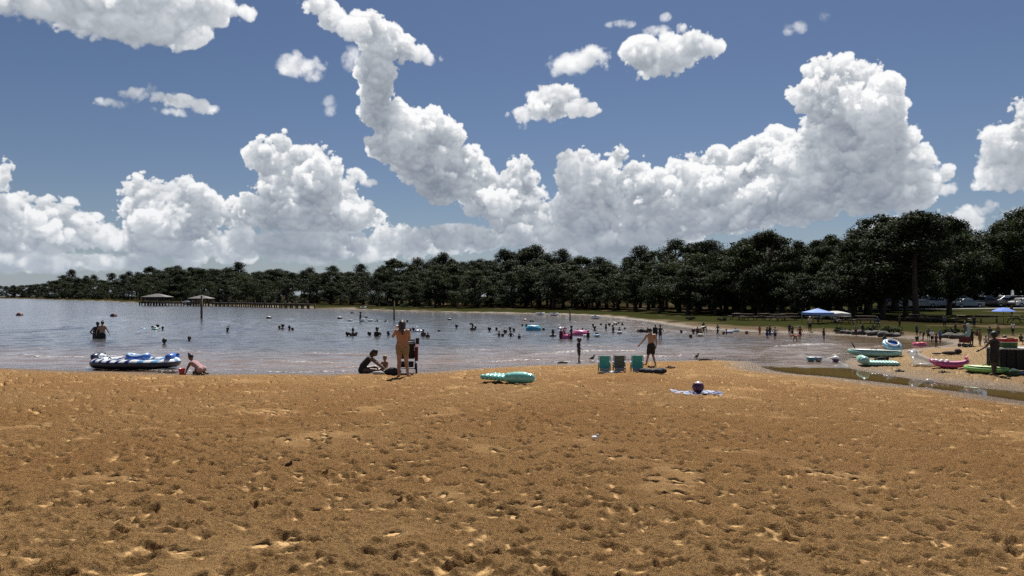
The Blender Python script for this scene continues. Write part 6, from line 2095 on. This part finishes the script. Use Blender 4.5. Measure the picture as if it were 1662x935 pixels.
for (px, py, wpx, lab) in ((589.5, 501, 10, 'white rowboat pulled up on the far bank above the kayak'), (899.5, 513, 12, 'white rowboat on the bank above the pink float'), (966, 518, 14, 'white rowboat on the bank near the grassy point'), (877, 512, 9, 'small pale rowboat on the bank above the bright blue raft')):
    p = spot(px, py)
    e = thing('rowboat', p, lab, 'boat', 'rowboats on the far bank', random.uniform(-.2, .2))
    L_ = max(wpx * px_size(p) * .95, 1.2)
    hull(L_, .9, .38, v_white, v_white, e, .12, 16, 2.4, 8, .7)
    MB().box(0, 0, .41, .2, .75, .05).build('thwart', wood, e, False)

# ------------------------------------------------------------------ park bank: road, cars, canopies, tables, rocks
rd_a = [spot(1375, 509.5), spot(1450, 508), spot(1530, 507.3), spot(1600, 507), spot(1662, 507), spot(1730, 507.2)]
RY = [(-4 + p.x, 101.5) for p in rd_a]
xs_ = np.linspace(46, 150, 90)
rows = []
for off in (-2.2, -1.2, 0, 1.2, 2.2):
    yy = 101.0 + .02 * (xs_ - 46) + off
    rows.append((xs_, yy, np.asarray(land_height(xs_, yy)) + .05 + .02 * (1 - abs(off) / 2.2)))
asph = plain('pale_asphalt', (.20, .195, .185), .9, .15, 1.2)
rme = grid_mesh('road', np.array([r[0] for r in rows]), np.array([r[1] for r in rows]), np.array([r[2] for r in rows]))
link('road', rme, asph, kind='structure')
glass = plain('dark_glass', (.012, .014, .018), .08, .1)
headl = plain('lamp_glass', (.6, .6, .58), .15)
taill = plain('tail_glass', (.35, .02, .02), .2)


def car(px, D, col, style, label, rz, L_=4.7):
    d = px_dir(px, 481)
    x = d[0] / d[1] * D
    z = float(land_height(x, D).ravel()[0]) + .02
    e = thing('parked_car', (x, D, z), label, 'car', 'cars parked along the road', rz)
    W_ = 1.86
    prof = {'suv': ([(-.49, .35), (-.49, .95), (-.47, 1.10), (.22, 1.10), (.46, .98), (.495, .75), (.49, .35)], [(-.46, 1.10), (-.42, 1.72), (-.36, 1.78), (.02, 1.76), (.22, 1.10)]),
            'van': ([(-.49, .35), (-.49, 1.15), (.32, 1.15), (.47, 1.0), (.495, .7), (.49, .35)], [(-.485, 1.15), (-.47, 1.95), (-.42, 2.02), (.10, 2.0), (.33, 1.15)]),
            'sedan': ([(-.49, .35), (-.49, .85), (-.36, .98), (.18, .97), (.46, .82), (.495, .62), (.49, .35)], [(-.36, .98), (-.20, 1.42), (-.02, 1.46), (.06, 1.42), (.22, .97)]),
            'pickup': ([(-.49, .45), (-.49, 1.08), (-.04, 1.08), (.22, 1.12), (.47, 1.04), (.495, .8), (.49, .45)], [(-.10, 1.08), (-.08, 1.74), (-.03, 1.80), (.12, 1.78), (.26, 1.10)])}[style]

    def extrude(pts, w0, w1, zt):
        n = len(pts)
        V = []
        for s in (-1, 1):
            for (u, zz) in pts:
                k = w0 + (w1 - w0) * max(0, min(1, (zz - zt) / .8))
                V.append((u * L_, s * k / 2, zz))
        Fc = [tuple(range(n)), tuple(range(2 * n - 1, n - 1, -1))] + [(i, i + n, (i + 1) % n + n, (i + 1) % n) for i in range(n)]
        return V, Fc
    paint = plain('car_paint', col, .3, .04, 2, coat=.6)
    o = MB().add(*extrude(prof[0], W_, W_, 9)).build('body', paint, e, False)
    bv = o.modifiers.new('Bevel', 'BEVEL')
    bv.width = .07
    bv.segments = 2
    o = MB().add(*extrude(prof[1], W_ * .95, W_ * .78, 1.1)).build('cabin', paint, e, False)
    bv = o.modifiers.new('Bevel', 'BEVEL')
    bv.width = .06
    bv.segments = 2
    cu = [u for u, zz in prof[1]]
    z0, z1 = prof[1][0][1] + .08, max(zz for u, zz in prof[1]) - .12
    ulo, uhi = min(cu), max(cu)
    nw = 1 if style == 'pickup' else (2 if style == 'sedan' else 3)
    us = np.linspace(ulo + .03, uhi - .13, nw + 1)
    for s in (-1, 1):
        for k in range(nw):
            a, b_ = us[k] + .006, us[k + 1] - .006
            t0, t1 = (a + .02 if k == 0 else a), (b_ - .055 if k == nw - 1 else b_)
            bb0 = b_ + (.05 if k == nw - 1 else 0)
            yb, yt = s * (W_ * .95 / 2 + .004), s * (W_ * .80 / 2 + .014)
            V = [(a * L_, yb, z0), (bb0 * L_, yb, z0), (t1 * L_, yt, z1), (t0 * L_, yt, z1)]
            V += [(q[0], q[1] - s * .03, q[2]) for q in V]
            MB().add(V, [(0, 1, 2, 3), (7, 6, 5, 4), (0, 4, 5, 1), (1, 5, 6, 2), (2, 6, 7, 3), (3, 7, 4, 0)]).build('side_window', glass, e, False)
    pf = prof[1]
    for (q0, q1, nm, sg) in ((pf[-1], pf[-2], 'windscreen', 1), (pf[0], pf[1], 'rear_window', -1)):
        V = []
        for f_, wdt in ((.12, .86), (.88, .72)):
            u = q0[0] + (q1[0] - q0[0]) * f_
            zz = q0[1] + (q1[1] - q0[1]) * f_
            V += [(u * L_ + sg * .025, -W_ * wdt / 2, zz + .02), (u * L_ + sg * .025, W_ * wdt / 2, zz + .02)]
        V += [(v[0] - sg * .05, v[1], v[2] - .01) for v in V]
        MB().add(V, [(0, 1, 3, 2), (4, 6, 7, 5), (0, 4, 5, 1), (2, 3, 7, 6), (0, 2, 6, 4), (1, 5, 7, 3)]).build(nm, glass, e, False)
    for sx_ in (-.30, .31):
        for sy_ in (-1, 1):
            yy = sy_ * (W_ / 2 - .10)
            wl_ = MB().tube([(sx_ * L_, yy - .12, .36), (sx_ * L_, yy - .10, .36), (sx_ * L_, yy + .10, .36), (sx_ * L_, yy + .12, .36)], [.33, .36, .36, .33], 18).build('wheel', rubber, e)
            MB().tube([(sx_ * L_, yy - .125, .36), (sx_ * L_, yy + .125, .36)], .20, 12).build('rim', steel, wl_)
    for sy_ in (-1, 1):
        MB().box(.485 * L_, sy_ * .68, .80, .10, .34, .14).build('headlight', headl, e, False)
        MB().box(-.488 * L_, sy_ * .76, .90, .06, .2, .26).build('tail_light', taill, e, False)
        MB().box(.17 * L_, sy_ * (W_ / 2 + .09), 1.12, .12, .16, .12).build('wing_mirror', paint, e, False)
    MB().box(.49 * L_, 0, .48, .12, W_ * .92, .2).build('bumper', dark_metal, e, False)
    MB().box(-.49 * L_, 0, .50, .10, W_ * .92, .2).build('bumper', dark_metal, e, False)
    return e


car(1521, 108, (.42, .43, .44), 'suv', 'silver grey car parked left of the tall white van', R(4))
car(1553, 109, (.62, .63, .64), 'van', 'tall white van, biggest vehicle in the row', R(2), 5.6)
car(1568, 104.5, (.10, .16, .20), 'sedan', 'dark blue-grey low car in front of the white van', R(3), 4.5)
car(1598, 107, (.012, .014, .02), 'pickup', 'long black pickup in the middle of the row', R(0), 5.8)
car(1627, 110, (.66, .67, .68), 'suv', 'white car behind the small blue umbrella', R(178), 4.9)
car(1650, 107, (.03, .03, .035), 'suv', 'black car right of the white one', R(95), 4.8)
car(1664, 104.5, (.55, .56, .56), 'sedan', 'pale car cut off by the right edge', R(5), 4.6)
car(1493, 107.5, (.30, .31, .32), 'sedan', 'grey car half hidden by trunks at the left end of the row', R(4), 4.6)
car(1463, 106, (.40, .40, .38), 'suv', 'beige car behind the trunks of the big trees', R(4), 4.7)


def canopy(px, ybase, ytop, yeave, wpx, roofc, label, flat=False):
    p = spot(px, ybase)
    s = px_size(p)
    e = thing('canopy_tent', p, label, 'canopy', 'canopies on the grass', R(6))
    w = wpx * s / 2
    ez, tz_ = (ybase - yeave) * s, (ybase - ytop) * s
    n = 8
    V, Fc = [], []
    for i in range(n + 1):
        f = i / n
        r_ = w * (1 - f)
        zz = ez + (tz_ - ez) * (f ** 1.15 if not flat else math.sin(f * 1.57))
        V += [(-r_, -r_, zz), (0, -r_ * (1 if not flat else 1), zz + (.06 * (1 - f) if flat else 0)), (r_, -r_, zz), (r_, 0, zz), (r_, r_, zz), (0, r_, zz), (-r_, r_, zz), (-r_, 0, zz)]
    for i in range(n):
        for k in range(8):
            l = (k + 1) % 8
            Fc.append((i * 8 + k, i * 8 + l, (i + 1) * 8 + l, (i + 1) * 8 + k))
    ro = MB().add(V, Fc).build('roof', roofc, e, False)
    so_ = ro.modifiers.new('Solidify', 'SOLIDIFY')
    so_.thickness = .03
    vl = MB()
    for sy_ in (-1, 1):
        vl.box(0, sy_ * w, ez - .11, 2 * w, .02, .20).box(sy_ * w, 0, ez - .11, .02, 2 * w - .05, .20)
    vl.build('valance', roofc, e, False)
    for sx_ in (-1, 1):
        for sy_ in (-1, 1):
            MB().tube([(sx_ * w * .96, sy_ * w * .96, 0), (sx_ * w * .96, sy_ * w * .96, ez)], .03, 6).build('leg', steel, e)
    return e


canopy(1327, 525, 500.5, 507, 36, cloth((.22, .34, .66), .05), 'blue pointed canopy tent on the grass under the trees')
canopy(1356, 523.5, 504.8, 509, 33, cloth((.48, .50, .46), .12), 'pale grey-green canopy tent right behind the blue one', True)
p = spot(1629, 526.5)
s = px_size(p)
um = thing('beach_umbrella', p, 'small blue umbrella in front of the white car', 'umbrella')
MB().tube([(0, 0, 0), (0, 0, 26 * s)], .025, 6).build('pole', steel, um)
V, Fc = [(0, 0, 27.5 * s)], []
rad_ = 17 * s
for i in range(1, 6):
    for k in range(16):
        a = math.tau * k / 16
        f = i / 5
        V.append((rad_ * f * math.cos(a) * (1 - .05 * (k % 2)), rad_ * f * math.sin(a) * (1 - .05 * (k % 2)), 27.5 * s - 6.5 * s * f ** 1.5))
for k in range(16):
    Fc.append((0, 1 + k, 1 + (k + 1) % 16))
for i in range(4):
    for k in range(16):
        l = (k + 1) % 16
        Fc.append((1 + i * 16 + k, 1 + (i + 1) * 16 + k, 1 + (i + 1) * 16 + l, 1 + i * 16 + l))
uc = MB().add(V, Fc).build('shade', cloth((.12, .22, .62), .1), um, False)
so_ = uc.modifiers.new('Solidify', 'SOLIDIFY')
so_.thickness = .02
rb_ = MB()
for k in range(8):
    a = math.tau * k / 8
    rb_.tube([(0, 0, 26.5 * s), (rad_ * .9 * math.cos(a), rad_ * .9 * math.sin(a), 21.2 * s)], .01, 4)
rb_.build('ribs', steel, um)


def picnic(px, py, label, rz, first=[None]):
    p = spot(px, py)
    rz = rz * 4.0 + .25
    if first[0] is not None:
        return copy_thing(first[0], p, label, None, rz)
    e = thing('picnic_table', p, label, 'table', 'picnic tables in the shade', rz, .82)
    first[0] = e
    for k in range(5):
        MB().box(0, -.30 + .15 * k, .75, 1.9, .135, .045).build('plank', wood, e, False)
    for s in (-1, 1):
        MB().box(0, s * .70, .44, 1.9, .26, .045).build('bench_plank', wood, e, False)
        for y in (-1, 1):
            MB().tube([(s * .65, y * .62, 0), (s * .65, y * .22, .73)], .045, 6).build('leg', wood, e)
        MB().box(s * .65, 0, .40, .06, 1.5, .09).build('brace', wood, e, False)
    return e


for (px, py, lab, rz) in ((1195, 519, 'picnic table left of the big trunk near the point', .2), (1211, 520, 'picnic table right beside the one near the point', -.3), (1240, 519.5, 'picnic table behind the waders in the shade', .1), (1262, 521, 'pale picnic table between the trunk and the blue canopy', .05),
                          (1281, 520, 'picnic table just left of the man by the canopy', -.2), (1372, 526, 'picnic table at the right side of the pale canopy', .3), (1405, 525, 'picnic table left of the big trunks', -.1), (1490, 522, 'picnic table right of the big trunks', .1), (1515, 523, 'long picnic table in the shade below the vans', -.05),
                          (1560, 524, 'picnic table on the sunlit grass below the road', .2), (1605, 524, 'picnic table beside the umbrella pole', -.2), (1650, 524, 'picnic table at the far right below the road', .1)):
    picnic(px, py, lab, rz)
rockm = plain('bank_rock', (.09, .08, .07), .9, .35, 3, bump=.8)
rk = random.Random(9)
rock_spots = [(1372, 541), (1381, 541.5), (1390, 543), (1408, 542), (1417, 544), (1425, 543), (1433, 545), (1442, 546), (1452, 546), (1538, 548), (1548, 549), (1556, 547)]
rl_ = ['smallest', 'low flat', 'humped', 'long', 'dark', 'squat', 'pale topped', 'rounded', 'last', 'flat', 'broad', 'upright']
for i, (px, py) in enumerate(rock_spots):
    p = spot(px, py)
    m = MB()
    for k in range(4):
        m.ball((rk.uniform(-.25, .25), rk.uniform(-.15, .15), rk.uniform(.0, .16)), rk.uniform(.16, .30), rk.uniform(.9, 1.5), 1, rk.uniform(.6, .9), rotm('Z', rk.uniform(0, 90)), 9, 6)
    o = remesh(m.build('rock', rockm), .06, 1)
    o.location = p
    tag(o, ['dark rock at the left end of the bank rocks', 'low rock second from the left on the bank', 'rock at the feet of the bather with hands on hips', 'rock right of the bather in black by the bank', 'rock at the water edge right of the bather in black', 'rock below the shaded sitter on the bank',
            'rock behind the dark bather in brown water', 'rock right above the dark bather in brown water', 'rock at the right end of the bank rocks', 'rock right of the blue-shirted person', 'dark rock between blue-shirted person and wagon', 'rock nearest the red wagon'][i], 'rock', 'rocks along the bank')
# low plants along the bank by the rocks
lf = LEAF['oak']
for i, (px, py, s_, lab) in enumerate(((1366, 540, .7, 'leafy shrub at the left end of the bank rocks'), (1412, 540, .8, 'leafy shrub above the middle bank rocks'), (1446, 543, .9, 'leafy shrub at the right end of the bank rocks'), (1545, 546, .8, 'low weeds by the rocks near the wagon'), (1556, 543, .7, 'low weeds on the grass above the wagon'), (1172, 521, .6, 'small bush on the grassy point'), (1120, 520, .7, 'dark bush on the point under the trees'))):
    p = spot(px, py)
    rng = np.random.default_rng(400 + i)
    v = leaf_cloud([(rng.uniform(-.7, .7), rng.uniform(-.4, .4), rng.uniform(.2, .5), rng.uniform(.25, .4), .8) for k in range(7)], 700, .09, rng)
    v[:, 2] = np.abs(v[:, 2])
    e = thing('shrub', p, lab, 'shrub', 'shrubs on the bank', 0, s_ * .8)
    link('foliage', quads_mesh('foliage', v, lf), parent=e)
    st2 = MB()
    for k in range(5):
        a = k * 1.3
        st2.tube([(0, 0, 0), (.25 * math.cos(a), .2 * math.sin(a), .35)], [.03, .01], 5)
    st2.build('stem', bark, e)

bake()
